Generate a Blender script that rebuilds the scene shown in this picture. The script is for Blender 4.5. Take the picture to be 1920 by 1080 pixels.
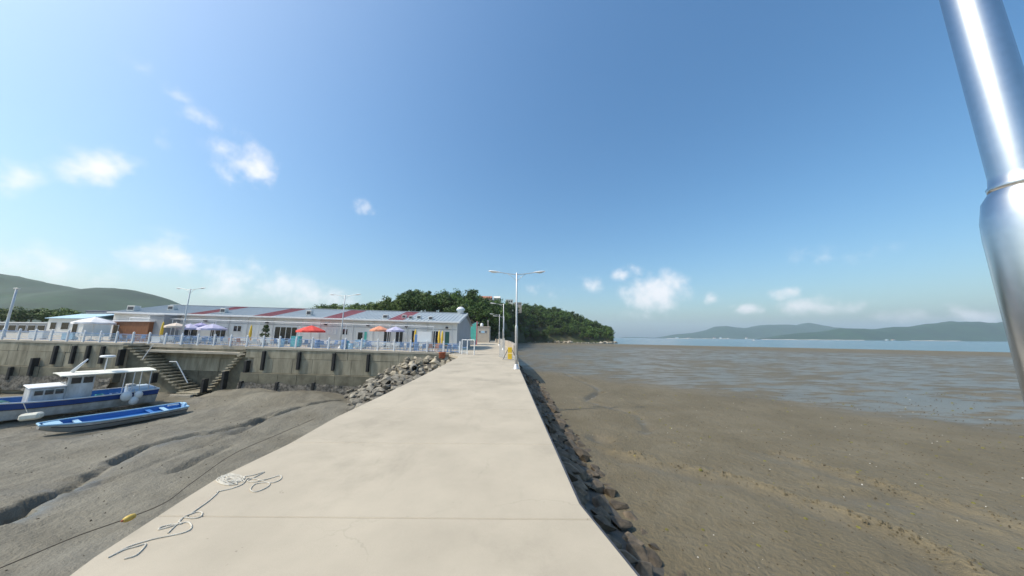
import bpy, bmesh, math, random
import numpy as np
from mathutils import Vector, Matrix, noise as mnoise
for o in list(bpy.data.objects): bpy.data.objects.remove(o)
S = bpy.context.scene
C = S.collection
R = math.radians
rng = random.Random(7)

# ------------------------------------------------------------------ camera
EYE = Vector((0, 0, 2.5)); PITCH = math.atan(91.5/554.26); ROLL = 0.008; F = 554.26
_f = Vector((0, math.cos(PITCH), math.sin(PITCH)))
_u0 = Vector((0, -math.sin(PITCH), math.cos(PITCH))); _r0 = Vector((1, 0, 0))
_r = _r0*math.cos(ROLL) + _u0*math.sin(ROLL); _u = _u0*math.cos(ROLL) - _r0*math.sin(ROLL)
cam = bpy.data.cameras.new('camera'); camo = bpy.data.objects.new('camera', cam); C.objects.link(camo)
cam.sensor_width = 36; cam.lens = 36/(2*math.tan(R(60))); cam.clip_start = .05; cam.clip_end = 90000
camo.matrix_world = Matrix(((_r.x, _u.x, -_f.x, EYE.x), (_r.y, _u.y, -_f.y, EYE.y), (_r.z, _u.z, -_f.z, EYE.z), (0, 0, 0, 1)))
S.camera = camo
def ray(px, py): return _f + _r*((px-960)/F) + _u*((540-py)/F)
def D(px, py, Y):                 # survey point seen at px,py, standing Y metres ahead
    d = ray(px, py); return EYE + d*(Y/d.y)
def G(px, py, z0, sy=0.0):        # survey point on the plane z = z0 + sy*y
    d = ray(px, py); t = (z0 - EYE.z)/(d.z - sy*d.y); return EYE + d*t

# ------------------------------------------------------------------ sun, sky, exposure
SUN_EL = R(51); SUN_AZ = R(-105)             # azimuth measured from +Y towards +X
to_sun = Vector((math.sin(SUN_AZ)*math.cos(SUN_EL), math.cos(SUN_AZ)*math.cos(SUN_EL), math.sin(SUN_EL)))
sl = bpy.data.lights.new('sun', 'SUN'); sl.energy = 3.05; sl.angle = R(.55); sl.color = (1, .905, .75)
so = bpy.data.objects.new('sun', sl); C.objects.link(so); so.rotation_euler = to_sun.to_track_quat('Z', 'Y').to_euler()
S.view_settings.view_transform = 'Standard'; S.view_settings.look = 'None'
S.view_settings.exposure = 0.30; S.view_settings.gamma = 1; S.view_settings.use_curve_mapping = False
S.render.engine = 'CYCLES'
S.cycles.volume_bounces = 1; S.cycles.max_bounces = 8; S.cycles.transparent_max_bounces = 8

W = bpy.data.worlds.new('World'); S.world = W; W.use_nodes = True
nt = W.node_tree; N = nt.nodes; L = nt.links
for n in list(N): N.remove(n)
def wn(t, **k):
    n = N.new(t)
    for a, b in k.items(): setattr(n, a, b)
    return n
def wmath(op, a, b=None, c=None, clamp=False):
    n = wn('ShaderNodeMath', operation=op, use_clamp=clamp)
    for i, v in enumerate((a, b, c)):
        if v is None: continue
        if isinstance(v, (int, float)): n.inputs[i].default_value = v
        else: L.new(v, n.inputs[i])
    return n.outputs[0]
sky = wn('ShaderNodeTexSky', sky_type='NISHITA'); sky.sun_disc = False
sky.sun_elevation = SUN_EL; sky.sun_rotation = SUN_AZ; sky.altitude = 0; sky.air_density = 1.2; sky.dust_density = 2.8; sky.ozone_density = 4.0
tc = wn('ShaderNodeTexCoord'); sep = wn('ShaderNodeSeparateXYZ'); L.new(tc.outputs['Generated'], sep.inputs[0])
az = wmath('ARCTAN2', sep.outputs[0], sep.outputs[1]); el = wmath('ARCSINE', sep.outputs[2])
comb = wn('ShaderNodeCombineXYZ'); L.new(az, comb.inputs[0]); L.new(el, comb.inputs[1])
nz = wn('ShaderNodeTexNoise'); nz.inputs['Scale'].default_value = 17; nz.inputs['Detail'].default_value = 6; nz.inputs['Roughness'].default_value = .55
L.new(tc.outputs['Generated'], nz.inputs['Vector'])
nw_ = wn('ShaderNodeTexNoise'); nw_.inputs['Scale'].default_value = 9; nw_.inputs['Detail'].default_value = 4; L.new(tc.outputs['Generated'], nw_.inputs['Vector'])
wsub = wn('ShaderNodeVectorMath', operation='SUBTRACT'); L.new(nw_.outputs['Color'], wsub.inputs[0]); wsub.inputs[1].default_value = (.5, .5, .5)
wmul = wn('ShaderNodeVectorMath', operation='MULTIPLY_ADD'); L.new(wsub.outputs[0], wmul.inputs[0]); wmul.inputs[1].default_value = (.16, .07, 0); L.new(comb.outputs[0], wmul.inputs[2])
# clouds: (azimuth deg, elevation deg, half width deg, half height deg, amount)
def cdir(px, py):
    d = ray(px, py).normalized(); return math.degrees(math.atan2(d.x, d.y)), math.degrees(math.asin(d.z))
CL = [(285,135,45,22,.4), (345,175,55,26,.55), (395,225,62,26,.7), (285,245,60,28,.4), (470,315,75,55,1), (420,285,60,30,.5), (175,315,110,65,.75), (20,350,130,70,.5),
      (320,480,130,52,.85), (440,520,150,55,.9), (540,545,110,42,.85), (120,505,170,50,.65), (640,560,90,26,.6), (705,565,40,16,.6), (672,396,34,26,.6), (625,362,20,10,.35),
      (1230,545,72,48,1.05), (1168,512,32,20,.7), (1110,530,40,20,.4), (1020,545,60,26,.35), (1355,551,30,13,.75), (1425,577,30,13,.65), (1393,570,16,9,.5),
      (1490,552,40,16,.7), (1530,575,90,24,.75), (1560,473,120,26,.42), (1790,588,80,24,.75), (1660,600,120,16,.5), (1210,590,80,14,.3)]
blobs = []
for px, py, w, h, a in CL:
    A, E = cdir(px, py); A1, _ = cdir(px+1, py); _, E1 = cdir(px, py-1)
    blobs.append((A, E, max(.8, w*abs(A1-A)), max(.5, h*abs(E1-E)), a*(.8 if px < 720 else .95)))
for i in range(16):               # the same fair-weather clouds go on round the rest of the sky
    A = 75 + i*13.2 + rng.uniform(-4, 4)
    blobs.append((A if A < 180 else A-360, rng.uniform(3, 24), rng.uniform(2.5, 8), rng.uniform(1.2, 3.2), rng.uniform(.5, 1)))
acc = None
for A, E, w, h, a in blobs:
    s = wn('ShaderNodeVectorMath', operation='SUBTRACT'); L.new(wmul.outputs[0], s.inputs[0]); s.inputs[1].default_value = (R(A), R(E), 0)
    m = wn('ShaderNodeVectorMath', operation='MULTIPLY'); L.new(s.outputs[0], m.inputs[0]); m.inputs[1].default_value = (1/R(w), 1/R(h), 0)
    l = wn('ShaderNodeVectorMath', operation='LENGTH'); L.new(m.outputs[0], l.inputs[0])
    v = wmath('MULTIPLY', wmath('SUBTRACT', 1.15, l.outputs['Value'], clamp=True), a)
    acc = v if acc is None else wmath('MAXIMUM', acc, v)
dens = wmath('ADD', acc, wmath('MULTIPLY', wmath('SUBTRACT', nz.outputs[0], .5), 2.0))
gate = wmath('MULTIPLY', acc, 3.0, clamp=True)
mr = wn('ShaderNodeMapRange', interpolation_type='SMOOTHSTEP'); L.new(dens, mr.inputs[0])
mr.inputs[1].default_value = .05; mr.inputs[2].default_value = 1.1; mr.inputs[3].default_value = 0; mr.inputs[4].default_value = .85
fac = wmath('MULTIPLY', mr.outputs[0], gate, clamp=True)
mix = wn('ShaderNodeMix', data_type='RGBA'); L.new(fac, mix.inputs[0]); hs = wn('ShaderNodeHueSaturation'); hs.inputs['Saturation'].default_value = 1.24; L.new(sky.outputs[0], hs.inputs['Color']); wb = wn('ShaderNodeVectorMath', operation='MULTIPLY'); wb.inputs[1].default_value = (.98, 1.06, 1.0); L.new(hs.outputs[0], wb.inputs[0]); L.new(wb.outputs[0], mix.inputs[6]); mix.inputs[7].default_value = (6.3, 6.15, 6.2, 1)
bg = wn('ShaderNodeBackground'); L.new(mix.outputs[2], bg.inputs[0]); bg.inputs[1].default_value = .15
wo = wn('ShaderNodeOutputWorld'); L.new(bg.outputs[0], wo.inputs[0])

# ------------------------------------------------------------------ materials
M = {}
def mat(name, c, rough=.7, var=.15, scale=1.5, c2=None, bump=0, bscale=25, metal=0, rnd=0, spec=.5, stretch=None, fine=0):
    m = bpy.data.materials.new(name); m.use_nodes = True; t = m.node_tree; n = t.nodes; l = t.links
    b = n['Principled BSDF']; b.inputs['Roughness'].default_value = rough; b.inputs['Metallic'].default_value = metal
    b.inputs['Specular IOR Level'].default_value = spec
    co = n.new('ShaderNodeTexCoord'); vec = co.outputs['Object']
    if stretch:
        mp = n.new('ShaderNodeMapping'); mp.inputs['Scale'].default_value = stretch; l.new(vec, mp.inputs[0]); vec = mp.outputs[0]
    nn = n.new('ShaderNodeTexNoise'); nn.inputs['Scale'].default_value = scale; nn.inputs['Detail'].default_value = 6; nn.inputs['Roughness'].default_value = .6; l.new(vec, nn.inputs['Vector'])
    rp = n.new('ShaderNodeValToRGB'); rp.color_ramp.elements[0].position = .3; rp.color_ramp.elements[1].position = .7
    ca = tuple(max(0, x*(1-var)) for x in c); cb = c2 if c2 else tuple(min(1, x*(1+var)) for x in c)
    rp.color_ramp.elements[0].color = (*ca, 1); rp.color_ramp.elements[1].color = (*cb, 1)
    l.new(nn.outputs[0], rp.inputs[0]); out = rp.outputs[0]
    def mulmap(src, lo, hi, prev):
        mr = n.new('ShaderNodeMapRange'); mr.inputs[3].default_value = lo; mr.inputs[4].default_value = hi; l.new(src, mr.inputs[0])
        mx = n.new('ShaderNodeVectorMath'); mx.operation = 'SCALE'; l.new(prev, mx.inputs[0]); l.new(mr.outputs[0], mx.inputs['Scale']); return mx.outputs[0]
    if rnd:
        oi = n.new('ShaderNodeObjectInfo'); out = mulmap(oi.outputs['Random'], 1-rnd, 1+rnd, out)
    if fine:
        n2 = n.new('ShaderNodeTexNoise'); n2.inputs['Scale'].default_value = bscale*1.7; n2.inputs['Detail'].default_value = 3; l.new(vec, n2.inputs['Vector']); out = mulmap(n2.outputs[0], 1-fine, 1+fine, out)
    l.new(out, b.inputs['Base Color'])
    if bump:
        nb = n.new('ShaderNodeTexNoise'); nb.inputs['Scale'].default_value = bscale; nb.inputs['Detail'].default_value = 5; l.new(vec, nb.inputs['Vector'])
        bp = n.new('ShaderNodeBump'); bp.inputs['Strength'].default_value = min(1, bump); bp.inputs['Distance'].default_value = .02; l.new(nb.outputs[0], bp.inputs['Height']); l.new(bp.outputs[0], b.inputs['Normal'])
    M[name] = m; return m
mat('pier', (.455, .395, .305), .85, .12, .55, bump=.12, bscale=90, fine=.14)
mat('pier_side', (.30, .28, .24), .9, .25, .8, bump=.5)
mat('wallcap', (.42, .38, .31), .9, .15, .8, bump=.3, fine=.12)
mat('wallpanel', (.30, .265, .185), .9, .4, 1.5, c2=(.42, .38, .285), bump=.5, bscale=30, rnd=.1, fine=.15, stretch=(1, 1, .22))
mat('wallpanel_low', (.15, .135, .095), .9, .35, .8, c2=(.25, .23, .165), bump=.6, bscale=25, rnd=.12, fine=.2)
mat('oyster', (.055, .048, .036), .95, .5, 4, c2=(.24, .22, .19), bump=1, bscale=12, fine=.3)
mat('rock', (.27, .235, .175), .9, .3, 1.6, c2=(.43, .375, .28), bump=.8, bscale=7, rnd=.3, fine=.18)
mat('rock_grey', (.19, .175, .145), .9, .35, 1.6, c2=(.32, .29, .235), bump=.8, bscale=7, rnd=.3, fine=.18)
mat('rock_dark', (.07, .058, .044), .85, .4, 1.2, c2=(.20, .155, .105), bump=.8, bscale=9, rnd=.3, fine=.15)
mat('rubble', (.10, .09, .075), .95, .3, 2.5, bump=1, bscale=12)
mat('galv', (.58, .58, .58), .42, .06, 2, metal=.45)
mat('chrome', (.60, .61, .62), .27, .06, 3, metal=1, fine=.06)
mat('white_paint', (.78, .79, .80), .45, .05, 1)
mat('white_plastic', (.75, .76, .76), .5, .05, 1)
mat('blue_rail', (.16, .29, .55), .45, .1, 2)
mat('infill', (.52, .64, .76), .5, .08, 1)
mat('ltblue', (.35, .56, .72), .5, .1, 1)
mat('black_rubber', (.018, .018, .018), .7, .3, 3)
mat('steel_dark', (.09, .09, .10), .5, .2, 3, metal=.4)
mat('wall_white', (.76, .75, .72), .65, .10, .7, bump=.1, stretch=(1, 1, .3))
mat('roof_grey', (.345, .395, .43), .5, .08, .7)
mat('roof_red', (.26, .065, .07), .5, .1, .7)
mat('gable_grey', (.34, .35, .37), .7, .1, .6)
mat('trim', (.70, .71, .72), .5, .05, 1)
mat('glass', (.02, .025, .03), .06, .2, 1, spec=.8)
mat('door_green', (.03, .12, .10), .4, .15, 2)
mat('teal', (.10, .50, .42), .6, .1, 1)
mat('beige_wall', (.46, .40, .33), .85, .1, 1, bump=.2)
mat('brown', (.24, .10, .045), .7, .25, 3, stretch=(3, 3, .4))
mat('blue_roof', (.40, .58, .70), .55, .06, 1)
mat('navy', (.03, .05, .14), .5, .15, 1)
mat('ac_grey', (.62, .61, .58), .55, .06, 1)
mat('yellow', (.75, .50, .05), .55, .1, 2)
mat('sign_yellow', (.85, .55, .03), .45, .05, 2)
mat('sign_white', (.80, .79, .78), .5, .03, 2)
mat('terracotta', (.34, .10, .05), .8, .15, 3)
mat('post_pink', (.45, .16, .17), .6, .1, 1)
mat('cv_red', (.72, .07, .05), .75, .08, 1)
mat('cv_orange', (.72, .30, .18), .75, .08, 1)
mat('cv_lilac', (.48, .46, .62), .75, .08, 1)
mat('cv_purple', (.36, .33, .55), .75, .08, 1)
mat('cv_cream', (.70, .58, .48), .75, .08, 1)
mat('cv_white', (.78, .76, .76), .75, .05, 1)
mat('chair_blue', (.13, .23, .44), .45, .1, 2)
mat('crate_teal', (.08, .42, .45), .5, .1, 2)
mat('table_red', (.50, .20, .12), .5, .1, 2)
mat('boat_white', (.52, .51, .48), .45, .35, 1.6, c2=(.70, .71, .72), stretch=(1, 1, .35))
mat('boat_grey', (.34, .335, .32), .6, .2, 1.2)
mat('boat_blue', (.025, .16, .46), .4, .12, 1)
mat('boat_navy', (.02, .07, .28), .4, .15, 1)
mat('canopy', (.78, .76, .66), .7, .05, 1)
mat('foam', (.72, .70, .60), .8, .12, 2)
mat('buoy_yellow', (.62, .44, .10), .55, .15, 4)
mat('weed', (.16, .15, .035), .9, .3, 3)
mat('shell', (.62, .60, .55), .7, .1, 3)
mat('cast', (.085, .07, .045), .9, .3, 3)
mat('rope', (.58, .54, .46), .95, .2, 8, bump=.6, bscale=90)
mat('rope_dark', (.10, .085, .065), .95, .2, 8)
mat('trunk', (.09, .065, .045), .95, .2, 2)
mat('leaf_dark', (.038, .078, .018), .6, .4, .35, c2=(.105, .18, .036), rnd=.45)
mat('leaf_light', (.065, .125, .024), .6, .35, .35, c2=(.15, .22, .045), rnd=.3)
mat('headland_soil', (.10, .085, .05), .95, .3, .1, c2=(.06, .08, .03), bump=.5, bscale=2)
mat('shore_rock', (.34, .30, .23), .9, .35, .25, c2=(.45, .40, .32), bump=1, bscale=1.5, rnd=.2)
mat('forest_far', (.007, .036, .015), .9, .3, .012, c2=(.022, .066, .022), bump=1, bscale=.05, fine=.35)
mat('house_pink', (.62, .38, .30), .8, .1, 1)
mat('house_white', (.7, .68, .62), .8, .08, 1)
mat('tile_roof', (.40, .15, .09), .8, .15, 1)
mat('sand', (.55, .50, .42), .9, .1, .05)
def weather(m):              # stains, hairline cracks and grit on old concrete
    t = m.node_tree; n = t.nodes; l = t.links; b = n['Principled BSDF']; src = b.inputs['Base Color'].links[0].from_socket
    co = n.new('ShaderNodeTexCoord').outputs['Object']
    def noise(sc, det=5, st=(1, 1, 1)):
        mp = n.new('ShaderNodeMapping'); mp.inputs['Scale'].default_value = st; l.new(co, mp.inputs[0]); q = n.new('ShaderNodeTexNoise'); q.inputs['Scale'].default_value = sc; q.inputs['Detail'].default_value = det; q.inputs['Roughness'].default_value = .65; l.new(mp.outputs[0], q.inputs['Vector']); return q
    def rng_(v, a, c, lo, hi):
        q = n.new('ShaderNodeMapRange'); q.interpolation_type = 'SMOOTHSTEP'; l.new(v, q.inputs[0])
        for i, x in enumerate((a, c, lo, hi)): q.inputs[i+1].default_value = x
        return q.outputs[0]
    def mul(prev, f):
        q = n.new('ShaderNodeVectorMath'); q.operation = 'SCALE'; l.new(prev, q.inputs[0]); l.new(f, q.inputs['Scale']); return q.outputs[0]
    out = mul(src, rng_(noise(.42, 7).outputs[0], .50, .72, 1, .80))
    out = mul(out, rng_(noise(1.1, 6, (1, .25, 1)).outputs[0], .55, .75, 1, .88))
    out = mul(out, rng_(noise(7, 3).outputs[0], .70, .76, 1, .72))
    w = n.new('ShaderNodeVectorMath'); w.operation = 'MULTIPLY_ADD'; l.new(noise(1.3, 4).outputs['Color'], w.inputs[0]); w.inputs[1].default_value = (.9, .9, 0); l.new(co, w.inputs[2])
    v = n.new('ShaderNodeTexVoronoi'); v.feature = 'DISTANCE_TO_EDGE'; v.inputs['Scale'].default_value = .33; l.new(w.outputs[0], v.inputs['Vector'])
    cr = rng_(v.outputs['Distance'], .0, .006, 1, 0); mk = rng_(noise(.3, 2).outputs[0], .48, .56, 0, .10)
    q = n.new('ShaderNodeMath'); q.operation = 'MULTIPLY'; l.new(cr, q.inputs[0]); l.new(mk, q.inputs[1]); q2 = n.new('ShaderNodeMath'); q2.operation = 'SUBTRACT'; q2.inputs[0].default_value = 1; l.new(q.outputs[0], q2.inputs[1])
    l.new(mul(out, q2.outputs[0]), b.inputs['Base Color'])
weather(M['pier'])
for k in ('leaf_dark', 'leaf_light'):
    b = M[k].node_tree.nodes['Principled BSDF']; b.inputs['Subsurface Weight'].default_value = 0
    b.inputs['Specular IOR Level'].default_value = .25

# ------------------------------------------------------------------ mesh helpers
class MB:
    def __init__(s): s.v = []; s.f = []
    def add(s, vs, fs):
        b = len(s.v); s.v += [tuple(p) for p in vs]; s.f += [tuple(i+b for i in f) for f in fs]; return s
    def box(s, x0, x1, y0, y1, z0, z1):
        return s.add([(x0,y0,z0),(x1,y0,z0),(x1,y1,z0),(x0,y1,z0),(x0,y0,z1),(x1,y0,z1),(x1,y1,z1),(x0,y1,z1)],
                     [(0,3,2,1),(4,5,6,7),(0,1,5,4),(1,2,6,5),(2,3,7,6),(3,0,4,7)])
    def bbox(s, x0, x1, y0, y1, z0, z1, b=.02):        # box with bevelled edges
        bm = bmesh.new(); bmesh.ops.create_cube(bm, size=1)
        for v in bm.verts: v.co = Vector(((x0+x1)/2+v.co.x*(x1-x0), (y0+y1)/2+v.co.y*(y1-y0), (z0+z1)/2+v.co.z*(z1-z0)))
        bmesh.ops.bevel(bm, geom=list(bm.edges), offset=b, segments=1, affect='EDGES'); bm.verts.index_update()
        s.add([v.co for v in bm.verts], [[v.index for v in f.verts] for f in bm.faces]); bm.free(); return s
    def tube(s, pts, r, seg=8, cap=True):
        pts = [Vector(p) for p in pts]; rs = r if isinstance(r, (list, tuple)) else [r]*len(pts); b = len(s.v)
        up = None
        for i, p in enumerate(pts):
            t = (pts[min(i+1, len(pts)-1)]-pts[max(i-1, 0)])
            if t.length < 1e-9: t = Vector((0, 0, 1))
            t.normalize()
            if up is None: up = Vector((1, 0, 0)) if abs(t.x) < .8 else Vector((0, 1, 0))
            a = (up - t*up.dot(t)).normalized(); up = a; c = t.cross(a)
            for k in range(seg):
                q = 2*math.pi*k/seg; s.v.append(tuple(p + (a*math.cos(q)+c*math.sin(q))*rs[i]))
        for i in range(len(pts)-1):
            for k in range(seg): s.f.append((b+i*seg+k, b+i*seg+(k+1)%seg, b+(i+1)*seg+(k+1)%seg, b+(i+1)*seg+k))
        if cap: s.f.append(tuple(b+k for k in range(seg))[::-1]); s.f.append(tuple(b+(len(pts)-1)*seg+k for k in range(seg)))
        return s
    def lathe(s, prof, seg=16, c=(0, 0, 0)):
        b = len(s.v)
        for r, z in prof:
            for k in range(seg):
                q = 2*math.pi*k/seg; s.v.append((c[0]+r*math.cos(q), c[1]+r*math.sin(q), c[2]+z))
        for i in range(len(prof)-1):
            for k in range(seg): s.f.append((b+i*seg+k, b+i*seg+(k+1)%seg, b+(i+1)*seg+(k+1)%seg, b+(i+1)*seg+k))
        s.f.append(tuple(b+k for k in range(seg))[::-1]); s.f.append(tuple(b+(len(prof)-1)*seg+k for k in range(seg))); return s
    def prism(s, poly, z0, z1):         # poly of (x,y[,dz])
        n = len(poly); b = len(s.v)
        for p in poly: s.v.append((p[0], p[1], z0+(p[2] if len(p) > 2 else 0)))
        for p in poly: s.v.append((p[0], p[1], z1+(p[2] if len(p) > 2 else 0)))
        s.f.append(tuple(b+i for i in range(n))[::-1]); s.f.append(tuple(b+n+i for i in range(n)))
        for i in range(n): j = (i+1) % n; s.f.append((b+i, b+j, b+n+j, b+n+i))
        return s
    def ell(s, c, r, seg=10, rings=6):
        prof = [(math.sin(math.pi*(i+.02)/(rings+.04)), -math.cos(math.pi*(i+.02)/(rings+.04))) for i in range(rings+1)]
        b = len(s.v); s.lathe(prof, seg)
        for i in range(b, len(s.v)): v = s.v[i]; s.v[i] = (c[0]+v[0]*r[0], c[1]+v[1]*r[1], c[2]+v[2]*r[2])
        return s
    def warp(s, fn, start=0):
        for i in range(start, len(s.v)): s.v[i] = tuple(fn(*s.v[i]))
        return s
    def mesh(s, name, m, smooth=False, off=None):
        me = bpy.data.meshes.new(name)
        v = s.v if off is None else [(p[0]-off[0], p[1]-off[1], p[2]-off[2]) for p in s.v]
        me.from_pydata(v, [], s.f); me.materials.append(M[m] if isinstance(m, str) else m)
        if smooth: me.polygons.foreach_set('use_smooth', [True]*len(me.polygons))
        me.update(); return me
    def build(s, name, m, parent=None, smooth=False, world=True):
        off = ORG.get(parent.name) if (parent is not None and world) else None
        o = bpy.data.objects.new(name, s.mesh(name, m, smooth, off)); C.objects.link(o); o.parent = parent
        if off is not None: ORG[o.name] = off
        return o
ORG = {}
def tag(o, label, cat, group=None):
    o['label'] = label; o['category'] = cat
    if group: o['group'] = group
    return o
def struct(o): o['kind'] = 'structure'; return o
def thing(name, label, cat, loc=(0, 0, 0), rz=0, group=None):
    o = bpy.data.objects.new(name, None); C.objects.link(o); o.location = loc; o.rotation_euler = (0, 0, rz); o.empty_display_size = .3
    ORG[o.name] = Vector(loc); tag(o, label, cat, group); return o
def inst(name, me, parent=None, loc=(0,0,0), rot=(0,0,0), sc=(1,1,1)):
    o = bpy.data.objects.new(name, me); C.objects.link(o); o.parent = parent; o.location = loc; o.rotation_euler = rot; o.scale = sc; return o
def copy_tree(o, parent=None):
    c = o.copy(); C.objects.link(c); c.parent = parent
    for ch in list(o.children): copy_tree(ch, c)
    return c
def spline(pts, n=6, closed=False):
    P = [Vector(p) for p in pts]; out = []
    for i in range(len(P)-1):
        a, b, c, d = P[max(i-1,0)], P[i], P[i+1], P[min(i+2, len(P)-1)]
        for k in range(n):
            t = k/n; out.append(.5*((2*b)+(c-a)*t+(2*a-5*b+4*c-d)*t*t+(3*b-a-3*c+d)*t**3))
    out.append(P[-1]); return out
def fbm(x, y, s=1.0, o=4, seed=0): return mnoise.fractal(Vector((x*s, y*s, seed*7.3)), 1.0, 2.0, o)
# ================================================================== the setting
SY = .016                                     # the pier climbs gently to the quay
def pz(y): return SY*y
Lp = [G(px, py, 0, SY) for px, py in [(128,1080),(175,1045),(356,928),(408,896),(540,833),(630,782),(709,745),(793,704),(861,669)]]
Rp = [G(px, py, 0, SY) for px, py in [(1197,1079),(1087,944),(1042,844),(1005,762),(975,693),(969,664)]]
Le = [(-4.3, -14), (-4.5, 0)] + [(p.x, p.y) for p in Lp] + [(-7.0, 33.9)]
Le = [p for i, p in enumerate(Le) if i == 0 or p[1] > Le[i-1][1]]
Re = [(2.75, -14), (2.3, -1.0), (2.05, 1.0)] + [(p.x, p.y) for p in Rp] + [(.75, 34)]
Re = [p for i, p in enumerate(Re) if i == 0 or p[1] > Re[i-1][1]]
def interp(tab, y):
    if y <= tab[0][1]: return tab[0][0]
    for a, b in zip(tab, tab[1:]):
        if y <= b[1]: return a[0]+(b[0]-a[0])*(y-a[1])/(b[1]-a[1])
    return tab[-1][0]
xl = lambda y: interp(Le, y); xr = lambda y: interp(Re, y)

MR, ML = -2.5, -4.1                           # mud level right and left of the pier
YQ = 34.0                                     # the quay's front
def qz(x): return .62 + .021*(max(-130, min(-5.5, x)) + 5.5)*-1
def mound(x, y):                              # rock fill in the corner of pier and quay
    xe = -11.3 + .03*(34-y)
    return .05 - .6*max(0, xe-x) - .34*max(0, 33.2-y)

# --- mud -----------------------------------------------------------
def grow(a, b, step, far, k=1.16):
    mid = list(np.arange(a, b+step*.5, step)); s = step; hi = []; x = mid[-1]
    while x < far: s *= k; x += s; hi.append(x)
    s = step; lo = []; x = mid[0]
    while x > -far: s *= k; x -= s; lo.append(x)
    return np.array(lo[::-1]+mid+hi)
gx = grow(-42, 22, .16, 30000); gy = grow(4, 35, .16, 30000)
gy = gy[gy > -400]
X, Y = np.meshgrid(gx, gy); 
def pdist(X, Y, pts):
    """distance to a polyline, signed side and how far along it"""
    best = np.full(X.shape, 1e9); side = np.zeros(X.shape); along = np.zeros(X.shape); n = len(pts)-1
    for i in range(n):
        ax, ay = pts[i][0], pts[i][1]; bx, by = pts[i+1][0], pts[i+1][1]; dx, dy = bx-ax, by-ay
        t = np.clip(((X-ax)*dx+(Y-ay)*dy)/(dx*dx+dy*dy), 0, 1); d = np.hypot(X-ax-t*dx, Y-ay-t*dy); sg = np.sign((X-ax)*dy-(Y-ay)*dx)
        m = d < best; best = np.where(m, d, best); side = np.where(m, sg, side); along = np.where(m, (i+t)/n, along)
    return best, side, along
def wiggle(pts, amp=.15, n=8, seed=1):
    out = spline([(p[0], p[1], 0) for p in pts], n); r = random.Random(seed)
    return [(p.x+r.uniform(-amp, amp), p.y+r.uniform(-amp, amp)) for p in out]
nearm = (np.abs(X) < 70) & (Y > -10) & (Y < 90)
nE = np.zeros(X.shape); nA = np.zeros(X.shape); nB = np.zeros(X.shape); nC = np.zeros(X.shape)
idx = np.argwhere(nearm)
for i, j in idx:
    x, y = X[i, j], Y[i, j]
    nA[i, j] = mnoise.fractal(Vector((x*.22, y*.22, 3)), 1, 2, 3); nB[i, j] = mnoise.fractal(Vector((x*.9, y*.9, 9)), 1, 2, 3); nC[i, j] = mnoise.noise(Vector((x*2.1, y*2.1, 4))); nE[i, j] = mnoise.noise(Vector((x*4.2, y*4.2, 14)))
blend = np.clip((X+5)/4, 0, 1)
Z = ML + (MR-ML)*blend
left = 1-blend
# left harbour basin: soft hummocks with steep little gullies
Z += left*(.15*nA + .065*nB + .03*nC + .022*nE)
def px2w(lst, z): return [(G(a, b, z).x, G(a, b, z).y) for a, b in lst]
gul = wiggle(px2w([(-60,1000),(10,972),(60,945),(130,913),(172,890),(215,868),(250,848),(330,825),(400,812),(450,800),(490,788),(560,772),(640,755)], ML), .16, 6, 2)
d, sd, al = pdist(X, Y, gul); seg_ = np.interp(al, [0, .2, .24, .29, .33, .36, .40, .44, .5, .54, .62, .7, .8, .9, 1], [1, 1, .5, .15, .8, .3, .2, .9, .9, .35, .5, .3, .6, .8, .3]); wv = .10+.16*seg_+.07*nB
cut = np.exp(-(d/np.clip(wv, .11, 1))**4)
Z -= left*.62*cut*seg_
Z += left*.12*seg_*np.exp(-((d-.45)/.5)**2)*(sd < 0)            # higher bank on the far side
wet = left*np.exp(-((d-.35)/.45)**2)*(sd > 0)*.9
for k, (lst, w, dep, sdn) in enumerate([([(310,888),(350,872),(410,842),(440,830)], .20, .16, 3), ([(330,880),(380,858),(430,838)], .16, .12, 4), ([(120,925),(240,890),(340,850),(440,815)], .14, .09, 5),
                         ([(430,815),(480,795),(520,775),(600,765)], .25, .25, 6), ([(360,745),(430,752),(500,748),(560,740)], .3, .25, 7)]):
    d2, s2, a2 = pdist(X, Y, wiggle(px2w(lst, ML), .06, 5, sdn)); Z -= left*dep*np.exp(-(d2/w)**2)*np.clip(np.sin(a2*math.pi)*3, 0, 1)
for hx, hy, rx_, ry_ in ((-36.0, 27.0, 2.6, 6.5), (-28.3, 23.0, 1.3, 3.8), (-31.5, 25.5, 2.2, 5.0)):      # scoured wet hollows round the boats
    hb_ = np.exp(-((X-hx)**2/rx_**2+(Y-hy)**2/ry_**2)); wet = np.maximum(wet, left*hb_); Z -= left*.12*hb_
# banked mud towards the wall and the two heaps by it
Z += left*np.clip((Y-27)/7, 0, 1)*.25*(.6+nA)
for hx, hy, hr, hh in [(G(540,748,ML).x, 31.8, 3.2, .75), (G(470,740,ML).x, 32.6, 2.4, .5), (G(640,760,ML).x, 27.5, 2.6, .5)]:
    Z += left*hh*np.exp(-((X-hx)**2/(hr*1.5)**2+(Y-hy)**2/hr**2))
wet = np.maximum(wet, left*np.clip(.10+.35*nA, 0, .4))
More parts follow.
